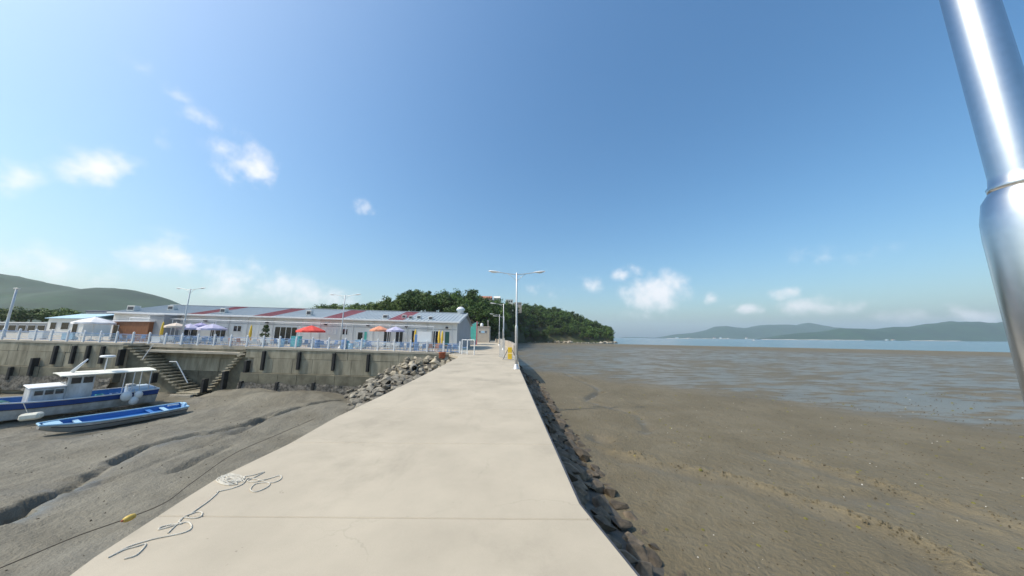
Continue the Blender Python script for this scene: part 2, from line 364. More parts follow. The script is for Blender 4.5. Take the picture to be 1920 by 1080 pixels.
# right mudflat
right = blend
sh0 = Vector((G(1160,645,MR).x, G(1160,645,MR).y)); sh1 = Vector((G(1880,660,MR).x, G(1880,660,MR).y))
dn = (sh1-sh0).normalized(); nrm = Vector((-dn.y, dn.x)); nrm = nrm if nrm.y > 0 else -nrm
s = (X-sh0.x)*nrm.x+(Y-sh0.y)*nrm.y
Z -= right*np.clip((s+22)/160, 0, 1)*.75
Z += right*(.035*nA + .022*nB + .010*nC)
algae = np.zeros(X.shape)
for k, (lst, w, h) in enumerate([([(1160,848),(1300,880),(1420,905),(1540,945),(1650,985),(1760,1030),(1840,1078),(2000,1160)], .30, .13), ([(1460,852),(1530,868),(1620,895),(1720,930),(1840,958),(1940,990),(2200,1060)], .34, .11),
                       ([(1500,905),(1640,920),(1760,960),(1930,1015)], .22, .05)]):
    d3, s3, a3 = pdist(X, Y, wiggle(px2w(lst, MR), .10, 6, 20+k)); g = np.exp(-(d3/(w*(1+.5*nB)+.02).clip(.08))**2)
    Z += right*h*g*(.7+.9*nC+.6*nB+.5*nE); algae = np.maximum(algae, right*g*(.8+.5*nB))
    Z -= right*.05*np.exp(-((d3-.75)/.35)**2)*(s3 > 0); wet = np.maximum(wet, right*.35*np.exp(-((d3-.85)/.5)**2)*(s3 > 0))
for k, (lst, w, dep) in enumerate([([(1060,700),(1120,730),(1100,748),(1150,765),(1200,780),(1215,812)], .25, .10), ([(1105,745),(1130,735)], .3, .18), ([(1120,818),(1135,825)], .35, .25), ([(1450,850),(1490,858)], .3, .2)]):
    d3, s3, a3 = pdist(X, Y, wiggle(px2w(lst, MR), .15, 5, 30+k)); Z -= right*dep*np.exp(-(d3/w)**2); wet = np.maximum(wet, right*.6*np.exp(-(d3/(w*1.3))**2))
# the wide wet band of the flat, a film of water left by the tide
w1 = G(1100,712,MR); w2 = G(1900,826,MR); bd = Vector((w2.x-w1.x, w2.y-w1.y)).normalized(); bn = Vector((-bd.y, bd.x)); sb = (X-w1.x)*bn.x+(Y-w1.y)*bn.y
far = right*np.clip((sb+.5)/5, 0, 1)*np.clip((-s-35)/60, 0, 1)
wet = np.maximum(wet, far*.75)
# raise under the rock fill, sink below pier and quay so nothing pokes through
for i, j in np.argwhere((X > -26) & (X < 1) & (Y > 14) & (Y < 36)):
    m_ = mound(X[i, j], Y[i, j]); Z[i, j] = max(Z[i, j], min(m_-.25, -.4))
under = (X > np.array([xl(v) for v in gy])[:, None]) & (X < np.array([xr(v)+.6 for v in gy])[:, None]) & (Y < 36)
Z = np.where(under, np.minimum(Z, -3.2), Z)
ny, nx = X.shape
vs = np.stack([X, Y, Z], -1).reshape(-1, 3); ii = np.arange(ny*nx).reshape(ny, nx)
fs = np.stack([ii[:-1, :-1], ii[:-1, 1:], ii[1:, 1:], ii[1:, :-1]], -1).reshape(-1, 4)
me = bpy.data.meshes.new('mud'); me.from_pydata(vs.tolist(), [], fs.tolist()); me.polygons.foreach_set('use_smooth', [True]*len(me.polygons))
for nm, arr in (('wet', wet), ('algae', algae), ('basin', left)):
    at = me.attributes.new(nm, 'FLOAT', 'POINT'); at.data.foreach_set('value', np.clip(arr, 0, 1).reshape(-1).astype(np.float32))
def mudmat():
    m = bpy.data.materials.new('mud'); m.use_nodes = True; t = m.node_tree; n = t.nodes; l = t.links; b = n['Principled BSDF']
    co = n.new('ShaderNodeTexCoord').outputs['Object']
    def no(scale, det=6, st=(1, 1, 1)):
        mp = n.new('ShaderNodeMapping'); mp.inputs['Scale'].default_value = st; l.new(co, mp.inputs[0])
        q = n.new('ShaderNodeTexNoise'); q.inputs['Scale'].default_value = scale; q.inputs['Detail'].default_value = det; q.inputs['Roughness'].default_value = .62; l.new(mp.outputs[0], q.inputs['Vector']); return q.outputs[0]
    def attr(nm): q = n.new('ShaderNodeAttribute'); q.attribute_name = nm; return q.outputs['Fac']
    def mixc(f, a, bb):
        q = n.new('ShaderNodeMix'); q.data_type = 'RGBA'
        for i, v in ((0, f), (6, a), (7, bb)):
            if isinstance(v, tuple): q.inputs[i].default_value = (*v, 1)
            elif isinstance(v, float): q.inputs[i].default_value = v
            else: l.new(v, q.inputs[i])
        return q.outputs[2]
    def ma(op, a, bb, clamp=False):
        q = n.new('ShaderNodeMath'); q.operation = op; q.use_clamp = clamp
        for i, v in enumerate((a, bb)):
            if isinstance(v, float): q.inputs[i].default_value = v
            else: l.new(v, q.inputs[i])
        return q.outputs[0]
    def rampf(v, lo, hi):
        q = n.new('ShaderNodeMapRange'); q.interpolation_type = 'SMOOTHSTEP'; l.new(v, q.inputs[0]); q.inputs[1].default_value = lo; q.inputs[2].default_value = hi; return q.outputs[0]
    big = no(.25); med = no(1.7); fin = no(9, 4); spk = no(5.5, 3)
    cr = mixc(rampf(big, .35, .65), (.130, .107, .064), (.170, .143, .092)); cr = mixc(rampf(med, .4, .75), cr, (.145, .118, .070))
    cl = mixc(rampf(big, .35, .65), (.142, .127, .094), (.196, .179, .138))
    c = mixc(attr('basin'), cr, cl)
    c = mixc(ma('MULTIPLY', attr('algae'), rampf(ma('ADD', ma('MULTIPLY', med, .5), ma('MULTIPLY', spk, .5)), .42, .60), True), c, (.215, .172, .098))
    c = mixc(ma('MULTIPLY', rampf(spk, .68, .76), .45), c, (.06, .05, .035))                     # worm casts and holes
    c = mixc(ma('MULTIPLY', rampf(no(3.1, 3), .70, .76), ma('SUBTRACT', 1.0, attr('basin'), True)), c, (.24, .19, .06))   # tufts of weed
    c = mixc(ma('MULTIPLY', rampf(no(14, 2), .74, .78), .6), c, (.5, .48, .44))                                # shell bits
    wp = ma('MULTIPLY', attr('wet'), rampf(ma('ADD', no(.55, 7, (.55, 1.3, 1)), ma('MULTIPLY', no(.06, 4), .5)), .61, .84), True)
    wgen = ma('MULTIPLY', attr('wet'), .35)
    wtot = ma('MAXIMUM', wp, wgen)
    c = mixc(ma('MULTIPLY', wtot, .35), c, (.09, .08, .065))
    l.new(c, b.inputs['Base Color'])
    rr = n.new('ShaderNodeMapRange'); l.new(wtot, rr.inputs[0]); rr.inputs[3].default_value = .78; rr.inputs[4].default_value = .12; l.new(rr.outputs[0], b.inputs['Roughness'])
    b.inputs['Specular IOR Level'].default_value = .4
    h = ma('ADD', ma('MULTIPLY', fin, .5), ma('ADD', med, ma('MULTIPLY', spk, .8)))
    st = n.new('ShaderNodeMapRange'); l.new(wtot, st.inputs[0]); st.inputs[3].default_value = .85; st.inputs[4].default_value = .05; sb2 = ma('MULTIPLY', st.outputs[0], ma('SUBTRACT', 1.0, ma('MULTIPLY', attr('basin'), .2)))
    bp = n.new('ShaderNodeBump'); bp.inputs['Distance'].default_value = .12; l.new(h, bp.inputs['Height']); l.new(sb2, bp.inputs['Strength']); l.new(bp.outputs[0], b.inputs['Normal'])
    return m
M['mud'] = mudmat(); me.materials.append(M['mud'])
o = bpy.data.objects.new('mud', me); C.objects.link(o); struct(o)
def mudz(x, y):
    j = int(np.clip(np.searchsorted(gx, x), 1, nx-1)); i = int(np.clip(np.searchsorted(gy, y), 1, ny-1)); return float(Z[i, j])

# --- sea -----------------------------------------------------------
m = bpy.data.materials.new('sea'); m.use_nodes = True; n = m.node_tree.nodes; l = m.node_tree.links; b = n['Principled BSDF']
b.inputs['Base Color'].default_value = (.07, .12, .15, 1); b.inputs['Roughness'].default_value = .22
q = n.new('ShaderNodeTexNoise'); q.inputs['Scale'].default_value = .35; q.inputs['Detail'].default_value = 5; mp = n.new('ShaderNodeMapping'); mp.inputs['Scale'].default_value = (.5, 1, 1); tcx = n.new('ShaderNodeTexCoord')
l.new(tcx.outputs['Object'], mp.inputs[0]); l.new(mp.outputs[0], q.inputs['Vector'])
bp = n.new('ShaderNodeBump'); bp.inputs['Strength'].default_value = .7; bp.inputs['Distance'].default_value = .25; l.new(q.outputs[0], bp.inputs['Height']); l.new(bp.outputs[0], b.inputs['Normal'])
M['sea'] = m
a0 = sh0 - nrm*35 - dn*60; a1 = sh0 - nrm*35 + dn*900
wpoly = [(a0.x, a0.y), (a1.x, a1.y), (6000, a1.y), (40000, -2000), (40000, 42000), (-40000, 42000), (-40000, 900), (-50, 420)]
sea = MB(); zs = MR-.11; sea.add([(p[0], p[1], zs) for p in wpoly], [tuple(range(len(wpoly)))]); struct(sea.build('sea', 'sea'))

# --- pier ----------------------------------------------------------
pier = bpy.data.objects.new('pier', None); C.objects.link(pier); struct(pier); ORG['pier'] = Vector((0, 0, 0))
joints = [-14, -5, 1.2]
for a, bq in (((520, 998), (1088, 949)), ((690, 838), (1040, 826)), ((780, 770), (1005, 764)), ((800, 718), (985, 715))):
    joints.append((G(*a, 0, SY).y + G(*bq, 0, SY).y)/2)
joints += [23.5, 28.5, 33.9]
skew = .25
def edge_pts(tab, y0, y1):
    return [(interp(tab, y0), y0)] + [p for p in tab if y0+.05 < p[1] < y1-.05] + [(interp(tab, y1), y1)]
for y0, y1 in zip(joints, joints[1:]):
    g = .006
    poly = edge_pts(Re, y0+g, y1-g) + edge_pts(Le, y0+g, y1-g)[::-1]
    bm = bmesh.new(); top = [bm.verts.new((p[0], p[1]+.0*p[0], pz(p[1]))) for p in poly]; f = bm.faces.new(top)
    if f.normal.z < 0: f.normal_flip()
    r = bmesh.ops.extrude_face_region(bm, geom=[f])
    for v in r['geom']:
        if isinstance(v, bmesh.types.BMVert): v.co.z -= .28
    bmesh.ops.recalc_face_normals(bm, faces=bm.faces)
    bmesh.ops.bevel(bm, geom=[e for e in bm.edges if all(abs(v.co.z-pz(v.co.y)) < 1e-4 for v in e.verts)], offset=.012, segments=1, affect='EDGES')
    me = bpy.data.meshes.new('slab'); bm.to_mesh(me); bm.free(); me.materials.append(M['pier']); inst('slab', me, pier)
core = MB(); poly = [(p[0]-.12, p[1]) for p in Re] + [(p[0]+.12, p[1]) for p in Le[::-1]]
core.prism([(p[0], p[1], pz(p[1])) for p in poly], -4.6, -.285); core.build('core', 'pier_side', pier)
strip = MB()                                   # steel edge angle along the seaward side
pts = [(interp(Re, y)+.016, y, pz(y)-.02) for y in [0.5, 1] + [p[1] for p in Re if p[1] > 1.1 and p[1] < 20] + [20.2]]
for p, q_ in zip(pts, pts[1:]):
    strip.add([(p[0]-.012, p[1], p[2]+.006), (p[0]+.014, p[1], p[2]+.006), (p[0]+.014, p[1], p[2]-.09), (p[0]-.012, p[1], p[2]-.09)] + [(q_[0]-.012, q_[1], q_[2]+.006), (q_[0]+.014, q_[1], q_[2]+.006), (q_[0]+.014, q_[1], q_[2]-.09), (q_[0]-.012, q_[1], q_[2]-.09)],
              [(0, 1, 5, 4), (1, 2, 6, 5), (2, 3, 7, 6), (3, 0, 4, 7)])
strip.build('edge_strip', 'steel_dark', pier)

# --- rocks ---------------------------------------------------------
def rock_mesh(seed, m, flat=.62):               # an angular quarried block: the hull of a few points, edges worn
    r = random.Random(seed); bm = bmesh.new()
    for i in range(r.randint(11, 15)):
        d = Vector((r.gauss(0, 1), r.gauss(0, 1), r.gauss(0, 1))).normalized(); q = max(abs(d.x), abs(d.y), abs(d.z)); d = d*(.55+.45/q)*r.uniform(.8, 1.0); bm.verts.new((d.x, d.y*.85, d.z*flat))
    g = bmesh.ops.convex_hull(bm, input=bm.verts); bmesh.ops.delete(bm, geom=[v for v in g['geom_interior'] if isinstance(v, bmesh.types.BMVert)], context='VERTS')
    bmesh.ops.dissolve_limit(bm, angle_limit=R(14), verts=bm.verts, edges=bm.edges)
    bmesh.ops.bevel(bm, geom=list(bm.edges), offset=.055, segments=1, affect='EDGES', clamp_overlap=True); bmesh.ops.recalc_face_normals(bm, faces=bm.faces)
    me = bpy.data.meshes.new('stone'); bm.to_mesh(me); bm.free(); me.materials.append(M[m]); return me
RK = [rock_mesh(i, 'rock', .8) for i in range(8)]; RG = [rock_mesh(20+i, 'rock_grey', .75) for i in range(8)]; RD = [rock_mesh(40+i, 'rock_dark', .55) for i in range(8)]
# seaward slope: a steep head and a flatter foot
PROF = [(0, 0), (.04, -.34), (.36, -.50), (1.55, -.84), (3.05, -1.06)]
def slope_pt(y, t):
    drop = pz(y)-MR-.02; k = t*(len(PROF)-1); i = min(int(k), len(PROF)-2); u = k-i
    e = PROF[i][0]*(1-u)+PROF[i+1][0]*u; zf = PROF[i][1]*(1-u)+PROF[i+1][1]*u
    return Vector((xr(y)+.05+e, y, pz(y)-.05+zf*drop))
rip = thing('riprap_slope', 'dark stone armour slope along the seaward side of the concrete pier', 'riprap', (1.5, 15, -2))
bed = MB(); ys = [-12+.75*i for i in range(62)]; nt_ = 17
for y in ys:
    for k in range(nt_):
        p = slope_pt(y, k/(nt_-1)); q_ = fbm(p.x, p.y, 1.5, 3, 5)*.12*(k > 2); bed.v.append((p.x-.06, p.y, p.z-.13+q_))
for i in range(len(ys)-1):
    for k in range(nt_-1): a = i*nt_+k; bed.f.append((a, a+1, a+nt_+1, a+nt_))
bed.build('rubble_bed', 'rubble', rip)
cnt = 0; y = 2.6
while y < 35 and cnt < 300:
    st = .40 + .019*y; t = .44
    while t < 1.0 and cnt < 300:
        yy = y+rng.uniform(-.16, .16); p = slope_pt(yy, min(1, t+rng.uniform(-.035, .035))); s_ = st*rng.uniform(.40, .78)
        a = slope_pt(yy, max(0, t-.05)); b_ = slope_pt(yy, min(1, t+.05)); ang = math.atan2(a.z-b_.z, b_.x-a.x)
        inst('stone', RD[rng.randrange(8)], rip, p-Vector((1.5, 15, -2))-Vector((.04, 0, .06)), (rng.uniform(-.2, .2), ang*.9+rng.uniform(-.18, .18), rng.uniform(-.6, .6)), (s_*rng.uniform(.8, 1.1), s_*rng.uniform(.8, 1.35), s_*rng.uniform(.6, .9)))
        cnt += 1; t += .078 + .0016*y
    y += st*1.02
# corner rock fill by the quay
fill = thing('rock_fill', 'sunlit pile of pale boulders filling the corner between pier and quay wall', 'boulders', (-11, 28, -2))
bed = MB(); xs = np.arange(-20, -5.0, .5); ysb = np.arange(18, 34.3, .5)
for yy in ysb:
    for xx in xs: bed.v.append((xx, yy, min(mound(xx, yy), pz(yy)-.1)-.18+.1*fbm(xx, yy, .9, 3, 2)))
for i in range(len(ysb)-1):
    for k in range(len(xs)-1): a = i*len(xs)+k; bed.f.append((a, a+1, a+len(xs)+1, a+len(xs)))
bed.build('rubble_bed', 'rubble', fill)
yy = 33.2; cnt = 0; pipe_at = None
PIPE = None
for k in range(400):                            # where the drain pipe looks out of the pile
    d = ray(777, 693); p = EYE+d*(15+k*.05)
    if p.z < mound(p.x, p.y): PIPE = p; break
while yy > 21:
    xx = -6.6
    while xx > -19.5:
        z_ = mound(xx, yy)
        if z_ > -3.7 and xx < xl(yy)-.15 and (PIPE is None or (Vector((xx, yy, 0))-Vector((PIPE.x, PIPE.y, 0))).length > .62):
            s_ = rng.choice((.28, .38, .46, .52, .6))*rng.uniform(.85, 1.15)
            inst('stone', (RK if z_ > -1.1+rng.uniform(-.5, .5) else RG)[rng.randrange(8)], fill, (xx+rng.uniform(-.12, .12)+11, yy+rng.uniform(-.15, .15)-28, z_+rng.uniform(-.04, .12)-.05+2), (rng.uniform(0, .5), rng.uniform(-.35, .25), rng.uniform(0, 6.28)), (s_*rng.uniform(.85, 1.25), s_, s_*rng.uniform(.75, 1.0)))
            cnt += 1
        xx -= rng.uniform(.62, .84)
    yy -= .66
if PIPE is not None:
    pp = thing('drain_pipe', 'short concrete drain pipe poking out of the boulder pile', 'pipe', PIPE)
    fdir = Vector((.42, -.9, -.05)).normalized(); mb = MB(); a = PIPE+fdir*.15+Vector((0, 0, .12)); b_ = a-fdir*1.5
    seg = 20; u_ = fdir.cross(Vector((0, 0, 1))).normalized(); w_ = u_.cross(fdir)
    for c_, r_ in ((a, .36), (b_, .36), (b_, .26), (a, .26)):
        for k in range(seg): qn = 2*math.pi*k/seg; mb.v.append(tuple(c_+(u_*math.cos(qn)+w_*math.sin(qn))*r_))
    for i in range(4):
        for k in range(seg): j = (i+1) % 4; mb.f.append((i*seg+k, i*seg+(k+1) % seg, j*seg+(k+1) % seg, j*seg+k))
    mb.build('barrel', 'pier_side', pp, smooth=True)

# --- quay and its wall ----------------------------------------------
XR_Q = -6.9                                     # where the quay's front meets the pier
xst0, xst1 = D(232, 648, YQ).x, D(462, 655, YQ).x     # the stair recess
def qprism(x0, x1, y0, y1, z0, top=None, n=1):
    mb = MB()
    for i in range(n):
        a = x0+(x1-x0)*i/n; b = x0+(x1-x0)*(i+1)/n
        mb.v += [(a, y0, z0), (b, y0, z0), (b, y1, z0), (a, y1, z0), (a, y0, qz(a)+top), (b, y0, qz(b)+top), (b, y1, qz(b)+top), (a, y1, qz(a)+top)]
        k = i*8; mb.f += [(k, k+3, k+2, k+1), (k+4, k+5, k+6, k+7), (k, k+1, k+5, k+4), (k+1, k+2, k+6, k+5), (k+2, k+3, k+7, k+6), (k+3, k, k+4, k+7)]
    return mb
struct(qprism(-130, xst0, YQ+.35, 75, -6, -.004).build('quay', 'pier'))
struct(qprism(xst0, xst1, YQ+2.2, 75, -6, -.004).build('quay', 'pier'))
struct(qprism(xst1, XR_Q-.02, YQ+.35, 75, -6, -.004).build('quay', 'pier'))
road = MB()
RC = [(34.0, -8.5, .75), (45, -8.0, .55), (60, -8.4, 0.0), (80, -11, -1.2), (100, -15, -3.2), (125, -22, -7)]
for y_, a_, b_ in RC: zz = .56+.006*(y_-34); road.v += [(a_, y_, zz), (b_, y_, zz), (b_, y_, -3), (a_, y_, -3)]
for i in range(len(RC)-1):
    k = 4*i; road.f += [(k, k+1, k+5, k+4), (k+1, k+2, k+6, k+5), (k, k+4, k+7, k+3)]
road.f.append((0, 3, 2, 1)); struct(road.build('road', 'pier'))

wall = thing('quay_wall', 'tall stained concrete quay wall with panel joints behind the moored boats', 'wall', (-40, YQ, -4.2))
cap = MB(); 
def run(x0, x1, y0, y1, t0, t1, parent, name, m, seg=2.6, gap=.02, jit=.015):
    n_ = max(1, round(abs(x1-x0)/seg)); 
    for i in range(n_):
        a = x0+(x1-x0)*i/n_+gap/2; b = x0+(x1-x0)*(i+1)/n_-gap/2; mb = MB(); j = rng.uniform(-jit, jit)
        mb.bbox(a, b, y0+j, y1, t0, t1, .014).warp(lambda x, y, z: (x, y, z+qz(x)))
        mb.build(name, m, parent)
ends = [(-100, xst0), (xst1, XR_Q)]
for a, b in ends:
    run(a, b, YQ-.06, YQ+.6, -.22, 0.02, wall, 'coping', 'wallcap', 5.2)
    run(a, b, YQ+.0, YQ+.4, -1.15, -.225, wall, 'panel', 'wallpanel', 2.9)
    run(a+1, b, YQ+.0, YQ+.4, -2.75, -1.17, wall, 'panel', 'wallpanel', 2.1)
    run(a, b, YQ-.32, YQ+.4, -4.25, -2.77, wall, 'panel', 'wallpanel_low', 2.1)
    mb = MB(); n_ = int((b-a)/.3)
    for i in range(n_+1):
        x_ = a+(b-a)*i/n_
        for k in range(6): z_ = qz(x_)-3.75-.25*fbm(x_, 2, .5, 3, 9)-k*.3; mb.v.append((x_, YQ-.36-.18*k/5-.10*(1+fbm(x_, k, 1.3, 3, 6)), z_+.1*fbm(x_, k, .9, 2, 8)))
    for i in range(n_):
        for k in range(5): q_ = i*6+k; mb.f.append((q_, q_+1, q_+7, q_+6))
    mb.build('oyster_footing', 'oyster', wall)
# recess with two flights of steps
run(xst0, xst1, YQ+1.9, YQ+2.6, -.45, -.0, wall, 'coping', 'wallcap', 5)
run(xst0, xst1, YQ+1.98, YQ+2.5, -1.5, -.47, wall, 'panel', 'wallpanel', 2.9)
run(xst0, xst1, YQ+1.96, YQ+2.5, -3.0, -1.52, wall, 'panel', 'wallpanel', 2.4)
run(xst0, xst1, YQ+1.94, YQ+2.5, -4.8, -3.02, wall, 'panel', 'wallpanel_low', 2.4)
lxb = D(345, 722, YQ).x; rxb = D(386, 715, YQ).x
mb = MB(); mb.box(xst0, xst1, YQ+.9, YQ+1.93, -.95, -.72).warp(lambda x, y, z: (x, y, z+qz(x))); mb.build('ledge', 'wallcap', wall)
st = thing('quay_steps', 'dark double flight of concrete steps let into the quay wall', 'steps', ((lxb+rxb)/2, YQ+1, -4.2))
def flight(xt, xb, n_, zb):
    zt = qz(xt); run_ = (xb-xt)/n_
    for i in range(n_):
        z1 = zt-(zt-zb)*(i+.6)/n_; a = xt+run_*i; b = xt+run_*(i+1.35); x0, x1 = min(a, b), max(a, b)
        MB().bbox(x0, x1, YQ-.05, YQ+1.9, z1-.16, z1, .012).build('step', 'wallpanel', st)
    # raking side wall below the treads
    w = MB(); pl = []
    for i in range(n_): z1 = zt-(zt-zb)*(i+.6)/n_-.17; pl += [(xt+run_*i, z1), (xt+run_*(i+1), z1)]
    pl += [(xb, -5.2), (xt, -5.2)]
    w.v = [(p[0], YQ+.55, p[1]) for p in pl] + [(p[0], YQ+1.85, p[1]) for p in pl]; k = len(pl)
    w.f = [tuple(range(k)), tuple(range(k, 2*k))[::-1]] + [(i, i+k, (i+1) % k+k, (i+1) % k) for i in range(k)]; w.build('stringer', 'wallpanel_low', st)
flight(xst0, lxb, 17, -3.7); flight(xst1, rxb, 14, -3.7)
MB().bbox(lxb, rxb, YQ-.7, YQ+1.9, -3.95, -3.72, .02).build('landing', 'wallpanel', st)
MB().bbox(lxb-.3, rxb-.4, YQ-1.0, YQ-.72, -4.25, -3.9, .03).build('landing_kerb', 'wallcap', st)
hr = MB(); p0 = D(318, 678, YQ-.1); p1 = D(331, 678, YQ-.1); p2 = D(352, 718, YQ-.1); hr.tube([p0, p1, p2], .05, 6); hr.build('handrail', 'trim', st)
hr = MB(); hr.tube([D(287, 646, YQ-.2), D(267, 674, YQ-.2)], .045, 6); hr.build('mooring_bar', 'trim', st)
# rubber fenders
for px, y0, y1, lowf in [(497,658,694,0),(563,660,693,0),(628,662,695,0),(692,664,697,0),(109,648,683,0),(143,648,682,0),(170,648,680,0),(197,649,682,0),(229,655,686,0),
                   (464,676,712,0),(423,696,730,1),(385,710,736,1),(454,714,738,1),(521,716,739,1),(589,717,738,1),(66,671,704,1),(24,688,712,1),(290,699,718,1)]:
    yy = YQ-(.36 if lowf else .02); a = D(px, y0, yy); b = D(px, y1, yy)
    MB().bbox(a.x-.15, a.x+.15, yy-.24, yy+.3, b.z, a.z, .03).build('fender', 'black_rubber', wall)

# --- headland -------------------------------------------------------
HC = [(430,586,95,150),(520,584,95,150),(600,578,92,145),(680,571,88,140),(740,565,86,135),(775,548,84,132),(815,550,84,132),(850,555,86,138),(885,551,90,150),(910,566,96,170),(940,567,130,215),(962,569,215,275),(990,570,268,320),(1030,575,272,322),(1060,581,272,320),(1090,593,272,316),(1112,601,272,312),(1128,608,273,306),(1142,615,274,298),(1152,630,276,290)]
def hcol(px):
    if px <= HC[0][0]: return HC[0][1:]
    for a, b in zip(HC, HC[1:]):
        if px <= b[0]: t = (px-a[0])/(b[0]-a[0]); return tuple(a[i]+(b[i]-a[i])*t for i in (1, 2, 3))
    return HC[-1][1:]
def hground(px, t):                              # t: 0 at the foot, 1 on the ridge, 2 behind
    py, yf, yr = hcol(px); top = D(px, py, yr); th = 8.5*min(1, max(.25, (1152-px)/40)); hz = max(-1.5, top.z-th); fz = -2.6 if px > 940 else (1.0 if px < 915 else -1)
    Yv = yf+(yr-yf)*t; k = t if t <= 1 else 2-t; z = fz+(hz-fz)*math.sin(k*math.pi/2)**.8 if k > 0 else fz
    p = D(px, py, Yv); return Vector((p.x, Yv, z))
hb = MB(); pxs = list(range(430, 1153, 6)); ts = [i/14*2 for i in range(15)]
for px in pxs:
    for t in ts: p = hground(px, t); hb.v.append((p.x, p.y, p.z+(.8*fbm(p.x, p.y, .05, 3, 3) if 0 < t < 2 else -1.5)))
for i in range(len(pxs)-1):
    for k in range(14): a = i*15+k; hb.f.append((a, a+1, a+16, a+15))
struct(hb.build('headland', 'headland_soil', smooth=True))

# --- far hills ------------------------------------------------------
def ridge(name, prof, Yr, depth, base, m='forest_far', amp=.05, step=6, seed=0):
    mb = MB(); px0, px1 = prof[0][0], prof[-1][0]; cols = []; x = px0
    while x <= px1: cols.append(x); x += step
    nrow = 26
    for c in cols:
        py = np.interp(c, [p[0] for p in prof], [p[1] for p in prof]); top = D(c, py, Yr); h = max(.5, top.z-base)
        for k in range(nrow):
            u = k/(nrow-1)*2-1; sh = math.cos(u*math.pi/2)**1.2 if abs(u) < 1 else 0
            yy = Yr+u*depth; xx = top.x*(1+.35*u*depth/Yr); q_ = fbm(xx, yy, 3.2/depth, 5, seed)
            mb.v.append((xx, yy, base-3+(h+3)*sh*(1+amp*2.2*q_*(1-abs(sh-.5)*.9))))
    for i in range(len(cols)-1):
        for k in range(nrow-1): a = i*nrow+k; mb.f.append((a, a+1, a+nrow+1, a+nrow))
    return struct(mb.build(name, m, smooth=True))
ridge('far_hills', [(1225,634),(1245,632),(1270,626.5),(1300,624.5),(1330,618),(1345,612),(1360,611.5),(1375,614),(1392,616),(1420,611),(1440,608.5),(1470,609),(1495,610.5),(1510,605.5),(1525,608),(1545,612),(1580,616),(1640,617),(1720,618),(1900,620),(2100,618),(2500,616)], 4200, 700, MR, amp=.04, step=5)
ridge('coast_hills', [(1440,635),(1465,629),(1500,624),(1540,622),(1570,615.5),(1600,616),(1640,618),(1665,613.5),(1700,613),(1740,607),(1770,604),(1800,602.5),(1830,604),(1860,605.5),(1890,604),(1960,601),(2100,596),(2400,600),(2800,610)], 2300, 330, MR, amp=.05, step=7, seed=3)
ridge('islet', [(1155,634),(1172,632.2),(1190,631.6),(1206,632.2),(1230,633.5)], 5200, 300, MR, amp=.02, step=4, seed=5)
ridge('hillside', [(-1200,470),(-600,480),(-200,492),(-60,505),(0,513),(40,518),(90,530),(150,543),(180,547),(210,546.5),(240,546),(265,549),(290,557),(320,568),(345,577),(380,592),(430,612)], 850, 400, 0, amp=.05, step=7, seed=8)
# pale beach line at the foot of the coast hills
bm_ = MB()
for i in range(60):
    px = 1430+i*12; a = D(px, 637, 1975+40*math.sin(i*.4)); bm_.v += [(a.x, a.y, MR-.4), (a.x, a.y+14, MR+2.2+1.2*math.sin(i*1.7)), (a.x, a.y+40, MR+2)]
for i in range(59): k = i*3; bm_.f += [(k, k+1, k+4, k+3), (k+1, k+2, k+5, k+4)]
struct(bm_.build('beach', 'sand'))
bm_ = MB()
for i in range(40):
    px = 1250+i*7; a = D(px, 634, 3480+60*math.sin(i*.7)); bm_.v += [(a.x, a.y, MR-.4), (a.x, a.y+14, MR+3+2*math.sin(i*1.3)), (a.x, a.y+40, MR+2)]
for i in range(39): k = i*3; bm_.f += [(k, k+1, k+4, k+3), (k+1, k+2, k+5, k+4)]
struct(bm_.build('beach', 'sand'))
# ================================================================== things
# --- lamp posts ------------------------------------------------------
def lamp_parts(root, H=6.72, J=2.95, arms=(-1, 1), metal='galv', head='white_paint'):
    b = MB(); b.lathe([(.24, 0), (.24, .03), (.19, .06), (.13, .30), (.112, .34)], 20); b.build('base_flange', metal, root, True, False)
    b = MB()
    for k in range(4): a = math.pi/4+k*math.pi/2; b.lathe([(.022, .03), (.022, .075), (.012, .08)], 6, (.2*math.cos(a), .2*math.sin(a), 0))
    b.build('anchor_bolts', metal, root, False, False)
    b = MB(); b.lathe([(.101, .3), (.101, J-.16), (.098, J-.10), (.086, J-.03), (.070, J), (.066, J+.01)], 24); b.build('lower_tube', metal, root, True, False)
    b = MB(); b.lathe([(.068, J), (.070, J+.02), (.064, J+.03), (.061, J+.06), (.048, H-.02), (.02, H)], 24); b.build('upper_tube', metal, root, True, False)
    b = MB(); b.bbox(-.045, .045, -.108, -.085, .62, .95, .008); b.build('service_door', metal, root, False, False)
    for s in arms:
        a = MB(); a.tube(spline([(0, 0, H-.14), (s*.6, 0, H-.08), (s*1.25, 0, H+.02)], 5), .026, 8); a.tube([(0, 0, H-.62), (s*.36, 0, H-.28), (s*.68, 0, H-.075)], .015, 6)
        arm = a.build('arm', metal, root, True, False)
        hd = MB(); pr = [(0, .04), (.12, .075), (.35, .115), (.6, .12), (.78, .09), (.86, .03)]
        for t, w in pr:
            for k in range(10):
                q = 2*math.pi*k/10; zz = math.sin(q)*w*(.62 if math.sin(q) > 0 else .38); hd.v.append((s*(1.18+t), math.cos(q)*w, H+.02+t*.09+zz))
        for i in range(len(pr)-1):
            for k in range(10): f_ = (i*10+k, i*10+(k+1) % 10, (i+1)*10+(k+1) % 10, (i+1)*10+k); hd.f.append(f_ if s < 0 else f_[::-1])
        hd.f.append(tuple(range(10))); hd.f.append(tuple(range((len(pr)-1)*10, len(pr)*10)))
        ho = hd.build('lamp_head', head, arm, True, False)
        le = MB(); le.ell((s*1.62, 0, H+.02-.005), (.24, .075, .045), 10, 6); le.build('lens', 'white_plastic', ho, True, False)
lp = G(968, 692, 0, SY)
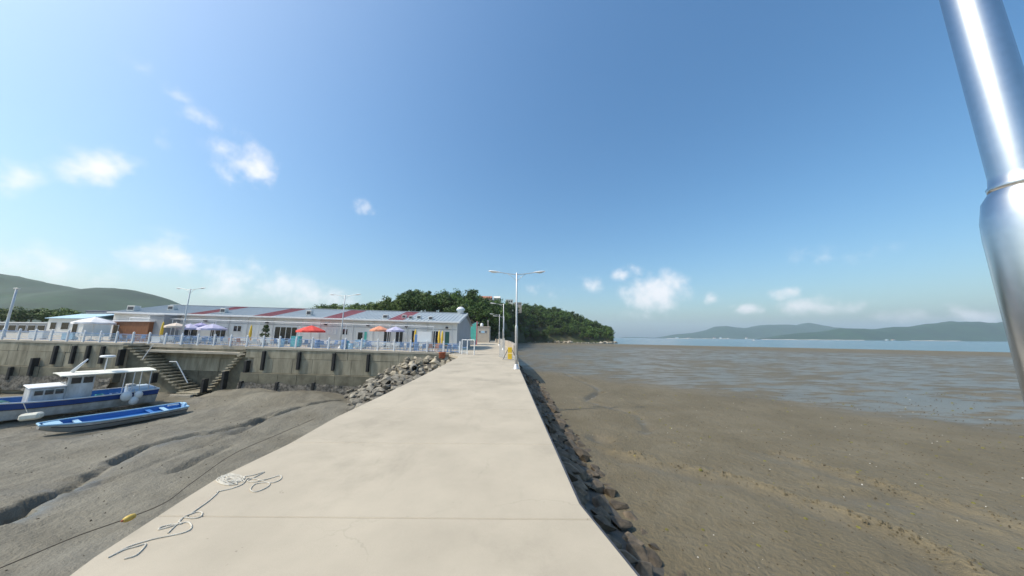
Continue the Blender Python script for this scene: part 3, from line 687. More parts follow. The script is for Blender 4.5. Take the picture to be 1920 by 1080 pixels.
LM = thing('street_lamp', 'tall galvanised double-armed lamp post on the pier edge near the yellow warning sign', 'lamp post', (lp.x, lp.y, pz(lp.y)-.003), 0, 'double-armed lamp posts'); lamp_parts(LM)
azp = R(61.75); dpl = 2.0
near = thing('street_lamp', 'thick shiny metal lamp post with swaged collar rising close by the pier edge', 'lamp post', (dpl*math.sin(azp), dpl*math.cos(azp), -.003), R(20), 'double-armed lamp posts'); lamp_parts(near, 6.72, 3.02, metal='chrome')
def lamp_copy(src, px, py, Yd, label, rz=0, sz=1, group='double-armed lamp posts', zz=None):
    p = D(px, py, Yd); c = copy_tree(src); c.location = (p.x, Yd, qz(p.x) if zz is None else zz); c.rotation_euler = (0, 0, rz); c.scale = (1, 1, sz); c['label'] = label; c['group'] = group; return c
lamp_copy(LM, 339, 640, 36.2, 'grey double-armed lamp post on the quay beside the purple parasols', R(-6), 1.0)
lamp_copy(LM, 638, 645, 36.4, 'grey double-armed lamp post on the quay just past the red parasol', R(-4), .97)
S1 = thing('street_lamp', 'single-armed lamp post standing behind the wire mesh panel', 'lamp post', (0, 0, 0), 0, 'single-armed lamp posts'); lamp_parts(S1, 6.9, 3.0, arms=(-1,))
p = D(943.5, 640, 44); S1.location = (p.x, 44, .6); S1.scale = (1, 1, .98)
c = copy_tree(S1); p = D(936, 636, 62); c.location = (p.x, 62, .7); c.scale = (1, 1, .93); c['label'] = 'small single-armed lamp post farther up the road by the parapet'
c = copy_tree(S1); p = D(944.5, 636, 54); c.location = (p.x, 54, .65); c.scale = (1, 1, .80); c['label'] = 'short single-armed lamp post half hidden by a taller one on the road'
wp = D(16, 596, 40); post = thing('light_pole', 'plain pale pole standing at the far end of the quay under the green hillside', 'pole', (wp.x, 40, qz(wp.x)))
mb = MB(); mb.lathe([(.2, 0), (.2, .3), (.13, .32), (.12, 3), (.10, 6.6), (.03, 6.65)], 14); mb.build('shaft', 'galv', post, True, False)
mb = MB(); mb.bbox(-.35, .35, -.12, .12, 6.5, 6.62, .02); mb.build('crossbar', 'galv', post, False, False)

# --- fence on the quay -------------------------------------------------
fx0, fx1 = D(-60, 640, YQ+.2).x, D(862, 655, YQ+.2).x
fence = thing('quay_fence', 'white-posted railing with blue rails along the top of the quay wall', 'fence', ((fx0+fx1)/2, YQ+.2, qz((fx0+fx1)/2)))
nb = round((fx1-fx0)/1.86); sp = (fx1-fx0)/nb; yf = YQ+.2
fo = ORG[fence.name]
pm = MB(); pm.bbox(-.075, .075, -.075, .075, -.01, 1.24, .012); pm.lathe([(.075, 1.22), (.075, 1.25), (.02, 1.31)], 8); pm = pm.mesh('post', 'white_paint')
rm = MB(); rm.tube([(.05, 0, 1.02), (sp-.05, 0, 1.02-.021*sp)], .028, 6); rm = rm.mesh('top_rail', 'blue_rail')
rl = MB(); rl.tube([(.05, 0, .16), (sp-.05, 0, .16-.021*sp)], .022, 6); rl = rl.mesh('bottom_rail', 'blue_rail')
ip = MB()
for k in range(1, 14): x_ = sp*k/14; ip.box(x_-.008, x_+.008, -.008, .008, .17-.021*x_, 1.0-.021*x_)
for k in (0.42, .7): ip.box(.06, sp-.06, -.006, .006, k-.015, k+.001)
ip = ip.mesh('infill_panel', 'infill')
for i in range(nb+1):
    x = fx0+sp*i; inst('post', pm, fence, (x-fo.x, 0, qz(x)-fo.z+.018))
    if i < nb:
        inst('top_rail', rm, fence, (x-fo.x, 0, qz(x)-fo.z)); inst('bottom_rail', rl, fence, (x-fo.x, 0, qz(x)-fo.z)); inst('infill_panel', ip, fence, (x-fo.x, .0, qz(x)-fo.z))
# gate at the pier head
gp = D(874, 662, YQ-.6); gate = thing('swing_gate', 'open white tubular gate frame where the pier meets the quay', 'gate', (gp.x, YQ-.6, .55))
ga = D(866, 662, YQ-.3); gb = D(876, 662, YQ-.6); gc = D(889, 662, YQ-1.0)
for a, b in ((ga, gb), (gb, gc)):
    ax, ay, bx_, by_ = a.x, a.y, b.x, b.y; z0, z1 = .62, 2.12
    MB().tube([(ax, ay, z1), (bx_-.02, by_, z1)], .04, 8).build('top_bar', 'white_paint', gate)
for a in (ga, gb, gc): MB().tube([(a.x, a.y, .50), (a.x, a.y, 2.16)], .055, 8).build('leg', 'white_paint', gate)
MB().tube([(ga.x+.05, ga.y, 1.3), (gb.x-.05, gb.y, 1.3)], .03, 8).build('mid_bar', 'blue_rail', gate)
mb = MB()
for k in range(1, 6): t = k/6; mb.tube([(ga.x*(1-t)+gb.x*t, ga.y*(1-t)+gb.y*t, .65), (ga.x*(1-t)+gb.x*t, ga.y*(1-t)+gb.y*t, 1.3)], .012, 5)
mb.build('bars', 'ltblue', gate)

# mesh panel and yellow warning stand by the pier edge
a = D(937, 663, 30.5); b = D(945.5, 666, 29.0); pn = thing('wire_mesh_panel', 'upright galvanised wire mesh panel beside the yellow warning sign', 'mesh panel', (b.x, 29.0, .47))
for p in (a, b): MB().tube([(p.x, p.y, .46), (p.x, p.y, 2.35)], .035, 8).build('post', 'galv', pn)
mb = MB()
for k in range(17): z_ = .56+k*.108; mb.tube([(a.x, a.y, z_), (b.x, b.y, z_)], .007, 4)
for k in range(1, 15): t = k/15; mb.tube([(a.x*(1-t)+b.x*t, a.y*(1-t)+b.y*t, .54), (a.x*(1-t)+b.x*t, a.y*(1-t)+b.y*t, 2.3)], .007, 4)
mb.build('wire_grid', 'galv', pn)
p = D(956, 666, 27.5); zz = pz(27.5); sg = thing('warning_stand', 'yellow two-panel warning sign on a dark folding stand at the pier edge', 'sign', (p.x, 27.5, zz))
MB().bbox(p.x-.19, p.x+.19, 27.44, 27.47, zz+.62, zz+1.12, .01).build('upper_panel', 'sign_yellow', sg)
MB().bbox(p.x-.19, p.x+.19, 27.44, 27.47, zz+.06, zz+.57, .01).build('lower_panel', 'sign_yellow', sg)
for s in (-1, 1):
    MB().tube([(p.x+s*.22, 27.5, zz+.02), (p.x+s*.18, 27.5, zz+1.1)], .016, 6).build('leg', 'galv', sg)
    MB().tube([(p.x+s*.62, 27.62, zz+.03), (p.x+s*.17, 27.52, zz+.95)], .028, 6).build('brace', 'steel_dark', sg)
mb = MB(); pts = [(p.x+.75*math.cos(t*.6), 27.3+.45*math.sin(t*.6), zz+.025) for t in range(11)]
tag(MB().tube(spline(pts, 3), .02, 6).build('rope_loop', 'rope'), 'loop of pale rope lying round the foot of the yellow sign', 'rope')
# parapet beside the road
par = thing('parapet', 'low pale concrete parapet curving away along the road towards the wood', 'wall', (0, 45, .5))
PP = [(D(966, 655, 33).x, 33), (D(964, 652, 38).x, 38), (D(960, 648, 46).x, 46), (D(954, 645, 56).x, 56), (D(944, 640, 72).x, 72), (D(930, 636, 92).x, 92)]
for (x0, y0), (x1, y1) in zip(PP, PP[1:]):
    mb = MB(); h = 1.05
    mb.prism([(x0-.2, y0+.02), (x0+.2, y0+.02), (x1+.2, y1-.02), (x1-.2, y1-.02)], -1.5, .55+h+.006*(y0-34)); mb.build('wall_section', 'beige_wall', par)
p = D(829, 665, 33.2); pot = thing('planter_tub', 'rust-red tub standing on the quay edge below the fence', 'tub', (p.x, 33.2, qz(p.x)-.55))
mb = MB(); mb.lathe([(.30, 0), (.34, .05), (.37, .55), (.40, .58), (.40, .66), (.34, .66), (.32, .5)], 14); mb.build('tub_body', 'terracotta', pot, True, False)

# --- long restaurant hall ------------------------------------------------
YF = 42.0; YB = 56.0; YRG = 49.0
def fx(px, Yd=YF): return D(px, 620, Yd).x
bx0, bx1 = fx(207), fx(857)
EH = D(857, 604, YF).z - qz(bx1); RH = D(868, 589, YRG).z - qz(bx1)
def sh(x, y, z): return (x, y, z+qz(x))
hall = thing('restaurant_hall', 'long white single-storey hall with grey roof and dark red roof stripes', 'building', ((bx0+bx1)/2, YF, qz((bx0+bx1)/2)))
# front wall in sheet panels
nw = 24
for i in range(nw):
    a = bx0+(bx1-bx0)*i/nw; b = bx0+(bx1-bx0)*(i+1)/nw
    MB().bbox(a+.006, b-.006, YF, YF+.25, -.05, EH, .006).warp(sh).build('wall_panel', 'wall_white', hall)
for x0, nm in ((bx1-.25, 'gable_grey'), (bx0, 'gable_grey')):
    mb = MB(); pl = [(YF+.26, 0), (YF+.26, EH), (YRG, RH-.12), (YB, EH), (YB, 0)]
    mb.v = [(x0, a, b) for a, b in pl]+[(x0+.24, a, b) for a, b in pl]; mb.f = [(0, 1, 2, 3, 4), (9, 8, 7, 6, 5)]+[(i, 5+i, 5+(i+1) % 5, (i+1) % 5) for i in range(5)]
    mb.warp(sh).build('gable_wall', nm, hall)
MB().box(bx0+.3, bx1-.3, YB-.2, YB, 0, EH-.05).warp(sh).build('rear_wall', 'wall_white', hall)
stripes = [(fx(350), fx(381)), (fx(474), fx(509)), (fx(606), fx(641)), (fx(728), fx(756))]
cuts = [bx0-.3]+[v for s_ in stripes for v in s_]+[bx1+.35]
OV = .45; eY = YF-OV; slope = (RH-EH)/(YRG-YF); eZ = EH-OV*slope+.10
for i, (a, b) in enumerate(zip(cuts, cuts[1:])):
    col = 'roof_red' if i % 2 else 'roof_grey'; mb = MB(); n_ = max(2, round((b-a)/.55)); g = .02
    for y0, y1, z0, z1 in ((eY, YRG, eZ, RH+.1), (YRG, YB+.4, RH+.1, EH-.1)):
        pts = []
        for k in range(n_):
            u0 = a+g/2+(b-a-g)*k/n_; u1 = a+g/2+(b-a-g)*(k+1)/n_; pts += [(u0, 0), (u0+.0001, .05), (u0+.06, .05), (u0+.065, 0)]
        pts.append((b-g/2, 0)); s0 = len(mb.v)
        for x_, dz in pts: mb.v += [(x_, y0, z0+dz), (x_, y1, z1+dz)]
        for k in range(len(pts)-1): q = s0+2*k; mb.f.append((q, q+2, q+3, q+1))
    mb.warp(sh); mb.build('roof_sheet', col, hall)
MB().bbox(cuts[0], cuts[-1], YRG-.18, YRG+.18, RH+.10, RH+.19, .02).warp(sh).build('ridge_cap', 'roof_grey', hall)
MB().bbox(cuts[0], cuts[-1], eY-.16, eY-.01, eZ-.18, eZ+.03, .02).warp(sh).build('gutter', 'trim', hall)
mb = MB(); pl = [(eY, eZ+.16), (YRG, RH+.2), (YRG, RH-.12), (eY, eZ-.2)]; x0 = bx1+.36
mb.v = [(x0, a, b) for a, b in pl]+[(x0+.06, a, b) for a, b in pl]; mb.f = [(3, 2, 1, 0), (4, 5, 6, 7)]+[(i, (i+1) % 4, 4+(i+1) % 4, 4+i) for i in range(4)]; mb.warp(sh).build('barge_board', 'trim', hall)
# white pipe awning frame along the front
awn = MB(); az_ = EH-.35
for z_, y_ in ((EH-.75, YF-1.3),): awn.tube([(bx0+4, y_, z_), ((bx0+bx1)/2, y_, z_), (bx1-3, y_, z_)], .05, 6)
n_ = 14
for i in range(n_+1): x_ = bx0+4+(bx1-7-bx0)*i/n_; awn.tube([(x_, YF-.0, EH-.5), (x_, YF-1.3, EH-.75)], .035, 5)
awn.warp(sh).build('awning_frame', 'trim', hall)
for i in range(0, n_+1, 2):
    x_ = bx0+4+(bx1-7-bx0)*i/n_; MB().tube([(x_, YF-1.3, 0), (x_, YF-1.3, EH-.75)], .04, 6).warp(sh).build('awning_post', 'trim', hall)
def opening(px0, px1, py0, py1, kind, pane='glass', n=1, frame='trim'):
    a, b = fx(px0), fx(px1); z1 = D(px0, py0, YF).z-qz(a); z0 = max(.02, D(px0, py1, YF).z-qz(a)) if kind == 'window' else .02
    f = MB(); t = .07; f.box(a, b, YF-.06, YF-.004, z1-t, z1); f.box(a, b, YF-.06, YF-.004, z0, z0+t)
    for k in range(n+1): xx = a+(b-a-t)*k/n; f.box(xx, xx+t, YF-.059, YF-.004, z0+t, z1-t)
    fo_ = f.warp(sh).build(kind, frame, hall)
    for k in range(n):
        x0 = a+(b-a-t)*k/n+t; x1 = a+(b-a-t)*(k+1)/n; MB().box(x0, x1, YF-.03, YF-.003, z0+t, z1-t).warp(sh).build('pane', pane, fo_)
opening(437,453,610,622,'window','glass',2); opening(515,558,612,628,'shopfront','glass',4); opening(642,653,616,628,'window','glass',2); opening(671,682,622,636,'door','glass',1)
opening(720,734,619,636,'shopfront','glass',2); opening(742,757,619,637,'shopfront','glass',2); opening(772,779,619,637,'door','glass',1); opening(810,823,620,637,'shopfront','glass',2); opening(834,844,621,637,'door','door_green',1)
opening(395,425,612,628,'shopfront','glass',3); opening(345,372,612,628,'shopfront','glass',2); opening(612,632,616,627,'window','wall_white',3)
opening(683,690,621,636,'door','teal',1)
for px in (330, 428, 463, 511, 565, 600, 662, 700, 764, 800, 848):      # downpipes and wall lamps
    x_ = fx(px); MB().tube([(x_, YF-.07, .1), (x_, YF-.07, EH-.15)], .045, 6).warp(sh).build('downpipe', 'trim', hall)
for px in (384, 500, 610, 690, 762, 838):
    x_ = fx(px); MB().bbox(x_-.16, x_+.16, YF-.32, YF-.02, EH-.95, EH-.68, .03).warp(sh).build('floodlight', 'steel_dark', hall)
MB().bbox(bx0+.05, bx1-.05, YF-.035, YF-.004, EH-1.12, EH-1.05, .008).warp(sh).build('wall_trim', 'gable_grey', hall)
MB().bbox(bx0+.05, bx1-.05, YF-.03, YF-.004, .0, .35, .008).warp(sh).build('plinth', 'gable_grey', hall)
# roof-top units: boxes with a fan grille
def rooftop(px0, px1, py0, py1, Yd, label, m='ac_grey'):
    a, b = D(px0, py1, Yd), D(px1, py0, Yd); w = b.x-a.x; d_ = max(.5, w*.7); zr = qz(a.x)+eZ+slope*(Yd-eY)
    t = thing('rooftop_unit', label, 'air conditioner', ((a.x+b.x)/2, Yd, zr), 0, 'units on the hall roof')
    z1 = max(b.z, zr+.5)
    MB().bbox(a.x, b.x, Yd, Yd+d_, zr-.05, z1, .03).build('casing', m, t)
    MB().bbox(a.x+w*.14, b.x-w*.14, Yd-.03, Yd-.004, zr+(z1-zr)*.25, z1-(z1-zr)*.18, .01).build('grille', 'steel_dark', t)
    for s in (.15, .85): MB().box(a.x+w*s-.04, a.x+w*s+.04, Yd+.05, Yd+d_-.05, zr-.12, zr-.055).build('foot', 'steel_dark', t)
rooftop(312,326,573,586,44.2,'beige roof unit on the grey roof above the cream parasol'); rooftop(411,423,578,589,43.2,'roof unit over the first dark red roof stripe')
rooftop(573,584,582,594,43.2,'beige roof unit on the grey roof above the red parasol'); rooftop(717,727,590,599,42.6,'roof unit by the eave left of the orange parasol')
rooftop(753,761,592,599,43.2,'small pale roof unit on the dark red stripe nearest the white cupola'); rooftop(766,773,593,600,42.6,'small roof unit just right of the last red stripe')
rooftop(781,789,592,600,43.0,'dark-fronted roof unit on the grey roof end section'); rooftop(803,811,596,602,42.5,'low roof unit by the eave nearest the white cupola'); rooftop(236,253,573,585,42.6,'pale boxy roof unit at the end of the hall by the hillside')
p = D(863.5, 589, YRG); zr = qz(p.x)+RH+.1; cu = thing('roof_cupola', 'white domed ventilator on the ridge at the gable end of the hall', 'ventilator', (p.x, YRG, zr))
MB().lathe([(.52, -.1), (.52, .4), (.56, .42), (.72, .48), (.72, .58)], 18, (p.x, YRG, zr)).build('drum', 'white_paint', cu, True)
MB().lathe([(.73, .585), (.66, .72), (.5, .92), (.3, 1.05), (.08, 1.1)], 18, (p.x, YRG, zr)).build('dome', 'white_paint', cu, True)
MB().lathe([(.735, .5), (.735, .56)], 18, (p.x, YRG, zr)).build('band', 'ltblue', cu, True)

# --- smaller buildings round the quay -------------------------------------
def block(name, label, px0, px1, pyt, Yd, dep, wallm, roofm, rooft='flat', zb=None, rise=.8, wins=(), cat='building'):
    a, b = D(px0, pyt, Yd), D(px1, pyt, Yd); zb = qz(a.x) if zb is None else zb; z1 = a.z
    t = thing(name, label, cat, ((a.x+b.x)/2, Yd, zb))
    MB().bbox(a.x, b.x, Yd, Yd+dep, zb-.3, z1, .02).build('wall', wallm, t)
    if rooft == 'flat': MB().bbox(a.x-.12, b.x+.12, Yd-.12, Yd+dep+.12, z1+.004, z1+.18, .03).build('roof', roofm, t)
    else:
        mb = MB(); o_ = .3; ym = Yd+dep/2; mb.v = [(a.x-o_, Yd-o_, z1-.02), (b.x+o_, Yd-o_, z1-.02), (b.x+o_, ym, z1+rise), (a.x-o_, ym, z1+rise), (b.x+o_, Yd+dep+o_, z1-.02), (a.x-o_, Yd+dep+o_, z1-.02)]
        mb.v += [(x, y, z+.1) for x, y, z in mb.v]; mb.f = [(6, 7, 8, 9), (9, 8, 10, 11), (0, 3, 2, 1), (3, 5, 4, 2), (0, 1, 7, 6), (4, 5, 11, 10), (1, 2, 8, 7), (2, 4, 10, 8), (0, 6, 9, 3), (3, 9, 11, 5)]; mb.build('roof', roofm, t)
    for u0, u1, v0, v1, pm_ in wins:
        x0, x1 = a.x+(b.x-a.x)*u0, a.x+(b.x-a.x)*u1; h = z1-zb; w_ = MB().bbox(x0-.05, x1+.05, Yd-.05, Yd-.004, zb+h*v0-.05, zb+h*v1+.05, .008).build('window', 'trim', t)
        MB().box(x0, x1, Yd-.065, Yd-.052, zb+h*v0, zb+h*v1).build('pane', pm_, w_)
    return t
block('utility_block', 'small beige flat-roofed block with two dark square vents at the road end', 893.5, 918, 613, 84, 4, 'beige_wall', 'beige_wall', zb=.85, wins=((.2, .3, .62, .76, 'steel_dark'), (.38, .62, .62, .74, 'ltblue'), (.68, .78, .62, .76, 'steel_dark')))
p = D(903, 611, 85); tk = thing('roof_tank', 'little white water tank on the beige utility block', 'tank', (p.x, 85.5, D(903, 613, 84).z+.18)); MB().lathe([(.4, 0), (.42, .1), (.42, .7), (.3, .85), (.1, .95)], 12).build('tank_body', 'white_plastic', tk, True, False)
p = D(915, 611, 86); ch = thing('vent_pipe', 'thin pale pipe rising above the beige utility block', 'pipe', (p.x, 86, D(903, 613, 84).z+.18)); MB().lathe([(.14, 0), (.14, 1.5), (.2, 1.52), (.2, 1.66), (.05, 1.75)], 10).build('pipe_shaft', 'galv', ch, True, False)
# teal awning shed between hall and block
a, b = D(874, 632, 64), D(893, 632, 64); zb = .75; ts_ = thing('awning_shed', 'teal tent-roofed shed with a red corner post beside the hall gable', 'shed', ((a.x+b.x)/2, 64, zb))
zt = D(888, 604, 64).z; ze = D(874, 615, 64).z
for k in range(8):
    x0 = a.x+(b.x-a.x)*k/8; x1 = a.x+(b.x-a.x)*(k+1)/8-.03; za = ze+(zt-ze)*((k)/8); zb_ = ze+(zt-ze)*((k+1)/8); z0 = zb+ (1.6 if k < 4 else .9)
    m_ = MB(); m_.v = [(x0, 64, z0), (x1, 64, z0), (x1, 64, zb_), (x0, 64, za), (x0, 64.06, z0), (x1, 64.06, z0), (x1, 64.06, zb_), (x0, 64.06, za)]; m_.f = [(0, 1, 2, 3), (7, 6, 5, 4), (0, 4, 5, 1), (1, 5, 6, 2), (2, 6, 7, 3), (3, 7, 4, 0)]; m_.build('awning_strip', 'teal', ts_)
m_ = MB(); m_.v = [(a.x, 64.1, ze), (b.x, 64.1, zt), (b.x, 69, zt), (a.x, 69, ze), (a.x, 64.1, ze+.08), (b.x, 64.1, zt+.08), (b.x, 69, zt+.08), (a.x, 69, ze+.08)]; m_.f = [(0, 1, 2, 3)[::-1], (4, 5, 6, 7), (0, 1, 5, 4), (1, 2, 6, 5), (2, 3, 7, 6), (3, 0, 4, 7)]; m_.build('roof', 'ltblue', ts_)
MB().bbox(b.x-.02, b.x+.22, 63.8, 64.05, zb, zt+.15, .02).build('corner_post', 'post_pink', ts_)
MB().bbox(a.x, a.x+.15, 63.85, 64.0, zb, ze, .02).build('corner_post', 'trim', ts_)
MB().bbox(a.x+.2, b.x-.3, 64.4, 67.5, zb, zb+2.2, .02).build('booth', 'gable_grey', ts_)
block('kiosk', 'brown-fronted kiosk under a white canopy on the quay', 214, 281, 603, 39.5, 3, 'brown', 'cv_white', wins=((.05, .16, .1, .8, 'glass'),))
block('store_hut', 'plain grey hut between the brown kiosk and the hall', 281.5, 309, 592, 40, 2, 'gable_grey', 'gable_grey')
block('blue_roof_house', 'low white house with a pale blue pitched roof at the quay end', 92, 160, 597, 52, 8, 'wall_white', 'blue_roof', 'gable', rise=1.0, wins=((.1, .25, .35, .75, 'glass'), (.4, .6, .35, .75, 'glass'), (.72, .85, .0, .75, 'glass')))
block('navy_container', 'dark navy flat-topped box building behind the blue-roofed house', 162, 202, 584, 60, 8, 'gable_grey', 'navy', wins=((.1, .4, .4, .8, 'navy'), (.55, .85, .4, .8, 'navy')))
block('market_shed', 'long low grey shed with a dark front at the far quay end', -60, 90, 605, 58, 8, 'gable_grey', 'trim', wins=tuple((.05+.12*k, .14+.12*k, .05, .75, 'glass') for k in range(8)))
# houses on the wooded hilltop
for px0, px1, pyt, Yd, wm, lab in ((897, 921, 559, 172, 'house_pink', 'pinkish house with a red tiled roof showing over the trees'), (926, 937, 559, 178, 'house_white', 'little white gabled house between hilltop trees'), (948, 962, 562, 240, 'house_white', 'pale flat house on the hilltop beside the lamp post top'), (964, 978, 567, 262, 'beige_wall', 'low beige house on the hilltop behind the lamp post')):
    block('hill_house', lab, px0, px1, pyt, Yd, 8, wm, 'tile_roof' if wm == 'house_pink' else 'house_white', 'gable' if Yd < 200 else 'flat', zb=D(px0, pyt, Yd).z-9, rise=1.6, wins=((.12, .3, .78, .92, 'glass'), (.42, .58, .78, .92, 'glass'), (.7, .88, .78, .92, 'glass')))

# --- parasols, tables, clutter on the quay ---------------------------------
def parasol(px, py_top, width_px, m, label, Yd=39, valance=True, group='open parasols on the quay'):
    p = D(px, py_top, Yd); zb = qz(p.x); h = p.z-zb; r_ = width_px/2/F*Yd*.98; t = thing('parasol', label, 'parasol', (p.x, Yd, zb), 0, group)
    b = MB(); b.lathe([(.28, 0), (.28, .08), (.05, .12)], 10); b.build('base', 'pier_side', t, False, False)
    b = MB(); b.tube([(0, 0, .1), (0, 0, h-.05)], .03, 6); b.build('pole', 'white_paint', t, False, False)
    b = MB(); n_ = 8; rise = min(.8, r_*.42)
    b.v.append((0, 0, h))
    for i, k in ((.55, .5), (1, 1)):
        for q in range(n_*2):
            a = math.pi*q/n_; sag = (1-.05*(q % 2)); b.v.append((r_*i*sag*math.cos(a), r_*i*sag*math.sin(a), h-rise*(k if k == 1 else .48)-(.03*(q % 2))))
    if valance:
        for q in range(n_*2): a = math.pi*q/n_; b.v.append((r_*1.0*math.cos(a), r_*math.sin(a), h-rise-.22))
    N2 = n_*2
    for q in range(N2): b.f.append((0, 1+q, 1+(q+1) % N2))
    for j in range(2 if valance else 1):
        for q in range(N2): b.f.append((1+j*N2+q, 1+(j+1)*N2+q, 1+(j+1)*N2+(q+1) % N2, 1+j*N2+(q+1) % N2))
    cvs = b.build('canopy', m, t, False, False)
    b = MB()
    for q in range(n_): a = 2*math.pi*q/n_; b.tube([(.05*math.cos(a), .05*math.sin(a), h-.06), (r_*.95*math.cos(a), r_*.95*math.sin(a), h-rise-.03)], .012, 4)
    b.build('ribs', 'white_paint', cvs, False, False); b = MB(); b.lathe([(.05, h), (.03, h+.1), (.01, h+.12)], 6); b.build('finial', 'white_paint', t, False, False)
parasol(584.5, 610, 48, 'cv_red', 'bright red open parasol on the quay terrace'); parasol(712, 611, 34, 'cv_orange', 'orange open parasol touching a lilac one'); parasol(742, 612, 34, 'cv_lilac', 'lilac open parasol beside the orange one')
parasol(357, 607, 38, 'cv_lilac', 'lilac open parasol next to the cream one', 39.4); parasol(378, 605, 24, 'cv_purple', 'small deep purple parasol between two lilac ones', 40.3); parasol(400, 607, 42, 'cv_lilac', 'wide lilac parasol beside the small purple one', 38.6)
parasol(331, 605, 30, 'cv_cream', 'cream and orange parasol close to the quay lamp post', 38.2); parasol(180, 594, 52, 'cv_white', 'wide white parasol left of the brown kiosk', 38.2)
def closed(px, pyt, pyb, label, Yd=39.5):
    p = D(px, pyt, Yd); zb = qz(p.x); h = p.z-zb; t = thing('closed_parasol', label, 'parasol', (p.x, Yd, zb), 0, 'closed yellow parasols')
    b = MB(); b.lathe([(.25, 0), (.25, .08), (.04, .12), (.03, .5)], 10); b.build('base', 'pier_side', t, False, False)
    b = MB(); b.lathe([(.03, .5), (.19, .55), (.15, 1.1), (.17, 1.4), (.10, h-.25), (.02, h)], 9); b.warp(lambda x, y, z: (x*(1+.15*math.sin(z*7+math.atan2(y, x)*3)), y, z)); b.build('folded_canopy', 'yellow', t, True, False)
closed(307, 603, 622, 'folded yellow parasol beside the grey hut'); closed(472, 609, 626, 'folded yellow parasol in front of the blank hall wall'); closed(779.5, 617, 637, 'folded yellow parasol behind the blue cabinet'); closed(824, 619, 637, 'folded yellow parasol left of the green door'); closed(830, 620, 637, 'folded yellow parasol right beside the green door')
# white board and blue cabinet behind the fence
a, b = D(783, 622, 36), D(808, 641, 36); bd = thing('notice_board', 'blank white rectangular notice board standing behind the fence', 'board', ((a.x+b.x)/2, 36, qz(a.x)))
MB().bbox(a.x, b.x, 36, 36.06, b.z, a.z, .01).build('panel', 'sign_white', bd)
for x_ in (a.x+.08, b.x-.14): MB().bbox(x_, x_+.06, 36.07, 36.13, qz(x_), a.z, .008).build('leg', 'galv', bd)
a, b = D(777.5, 627, 36.6), D(783.5, 650, 36.6); cb = thing('blue_cabinet', 'tall bright blue cabinet beside the white notice board', 'cabinet', ((a.x+b.x)/2, 36.6, qz(a.x)))
MB().bbox(a.x, b.x, 36.6, 37.1, qz(a.x), a.z, .02).build('body', 'chair_blue', cb); MB().bbox(a.x+.03, b.x-.03, 36.57, 36.596, qz(a.x)+.1, a.z-.06, .008).build('door', 'blue_rail', cb)
# plastic chairs and tables
def chair_mesh(m):
    t = thing('plastic_chair', 'x', 'chair'); MB().bbox(-.22, .22, -.22, .22, .42, .46, .015).build('seat', m, t)
    b = MB(); b.bbox(-.22, .22, .20, .24, .47, .88, .015); b.warp(lambda x, y, z: (x, y+(z-.46)*.2, z)); b.build('backrest', m, t)
    for sx in (-1, 1):
        for sy in (-1, 1): MB().tube([(sx*.24, sy*.24, 0), (sx*.19, sy*.19, .42)], .02, 5).build('leg', m, t)
    return t
def table_mesh(m):
    t = thing('terrace_table', 'x', 'table'); MB().bbox(-.6, .6, -.38, .38, .70, .74, .012).build('table_top', m, t)
    for sx in (-1, 1):
        for sy in (-1, 1): MB().tube([(sx*.54, sy*.32, 0), (sx*.52, sy*.31, .70)], .022, 5).build('leg', 'white_paint', t)
    return t
CH = {'blue': chair_mesh('chair_blue'), 'white': chair_mesh('white_plastic'), 'red': chair_mesh('table_red')}
TB = {'white': table_mesh('white_plastic'), 'blue': table_mesh('ltblue'), 'red': table_mesh('table_red')}; used = set()
def place(kind, src, key, x, y, rz, label, group):
    o = src if (kind, key) not in used else copy_tree(src); used.add((kind, key)); o.location = (x, y, qz(x)); o.rotation_euler = (0, 0, rz); o['label'] = label; o['group'] = group
spots = [(170, 37.2, 'white', 'white', 'by the white parasol'), (250, 37.0, 'white', 'blue', 'in front of the brown kiosk'), (325, 37.4, 'blue', 'white', 'below the cream parasol'), (352, 36.6, 'blue', 'blue', 'below the lilac parasol pair'), (372, 37.8, 'white', 'blue', 'below the small purple parasol'), (402, 36.8, 'blue', 'blue', 'under the wide lilac parasol'),
         (430, 36.4, 'red', 'white', 'in front of the two-pane window'), (452, 37.0, 'white', 'red', 'left of the folded yellow parasol'), (482, 36.6, 'red', 'white', 'right of the folded yellow parasol on the bare wall'), (508, 36.9, 'red', 'white', 'by the potted black shrub'), (535, 37.4, 'blue', 'blue', 'before the dark shopfront'), (578, 38.0, 'white', 'blue', 'under the red parasol'), (603, 37.2, 'white', 'white', 'just right of the red parasol'), (620, 36.6, 'white', 'blue', 'left of the quay lamp post'),
         (668, 36.8, 'red', 'white', 'before the teal door'), (690, 37.2, 'white', 'blue', 'left of the orange parasol'), (713, 37.6, 'white', 'white', 'under the orange parasol'), (741, 37.6, 'white', 'white', 'under the lilac parasol by the orange one'), (765, 36.8, 'white', 'blue', 'left of the blue cabinet'), (795, 35.4, 'blue', 'blue', 'below the white notice board'), (818, 36.4, 'blue', 'red', 'right of the white notice board'), (838, 36.2, 'red', 'blue', 'in front of the green door'), (852, 35.8, 'blue', 'blue', 'at the fence end by the gate')]
for px, y, tk_, ck, where in spots:
    x = D(px, 640, y).x; place('t', TB[tk_], tk_, x, y, rng.uniform(-.15, .15), f'{tk_} terrace table {where}', 'terrace tables behind the fence')
    for k, (dx, dy, rz) in enumerate(((-.45, -.7, math.pi), (.4, -.72, math.pi), (.05, .72, 0))):
        place('c', CH[ck], ck, x+dx+rng.uniform(-.1, .1), y+dy*.9, rz+rng.uniform(-.4, .4), f'{ck} plastic chair at the table {where}', 'plastic chairs behind the fence')
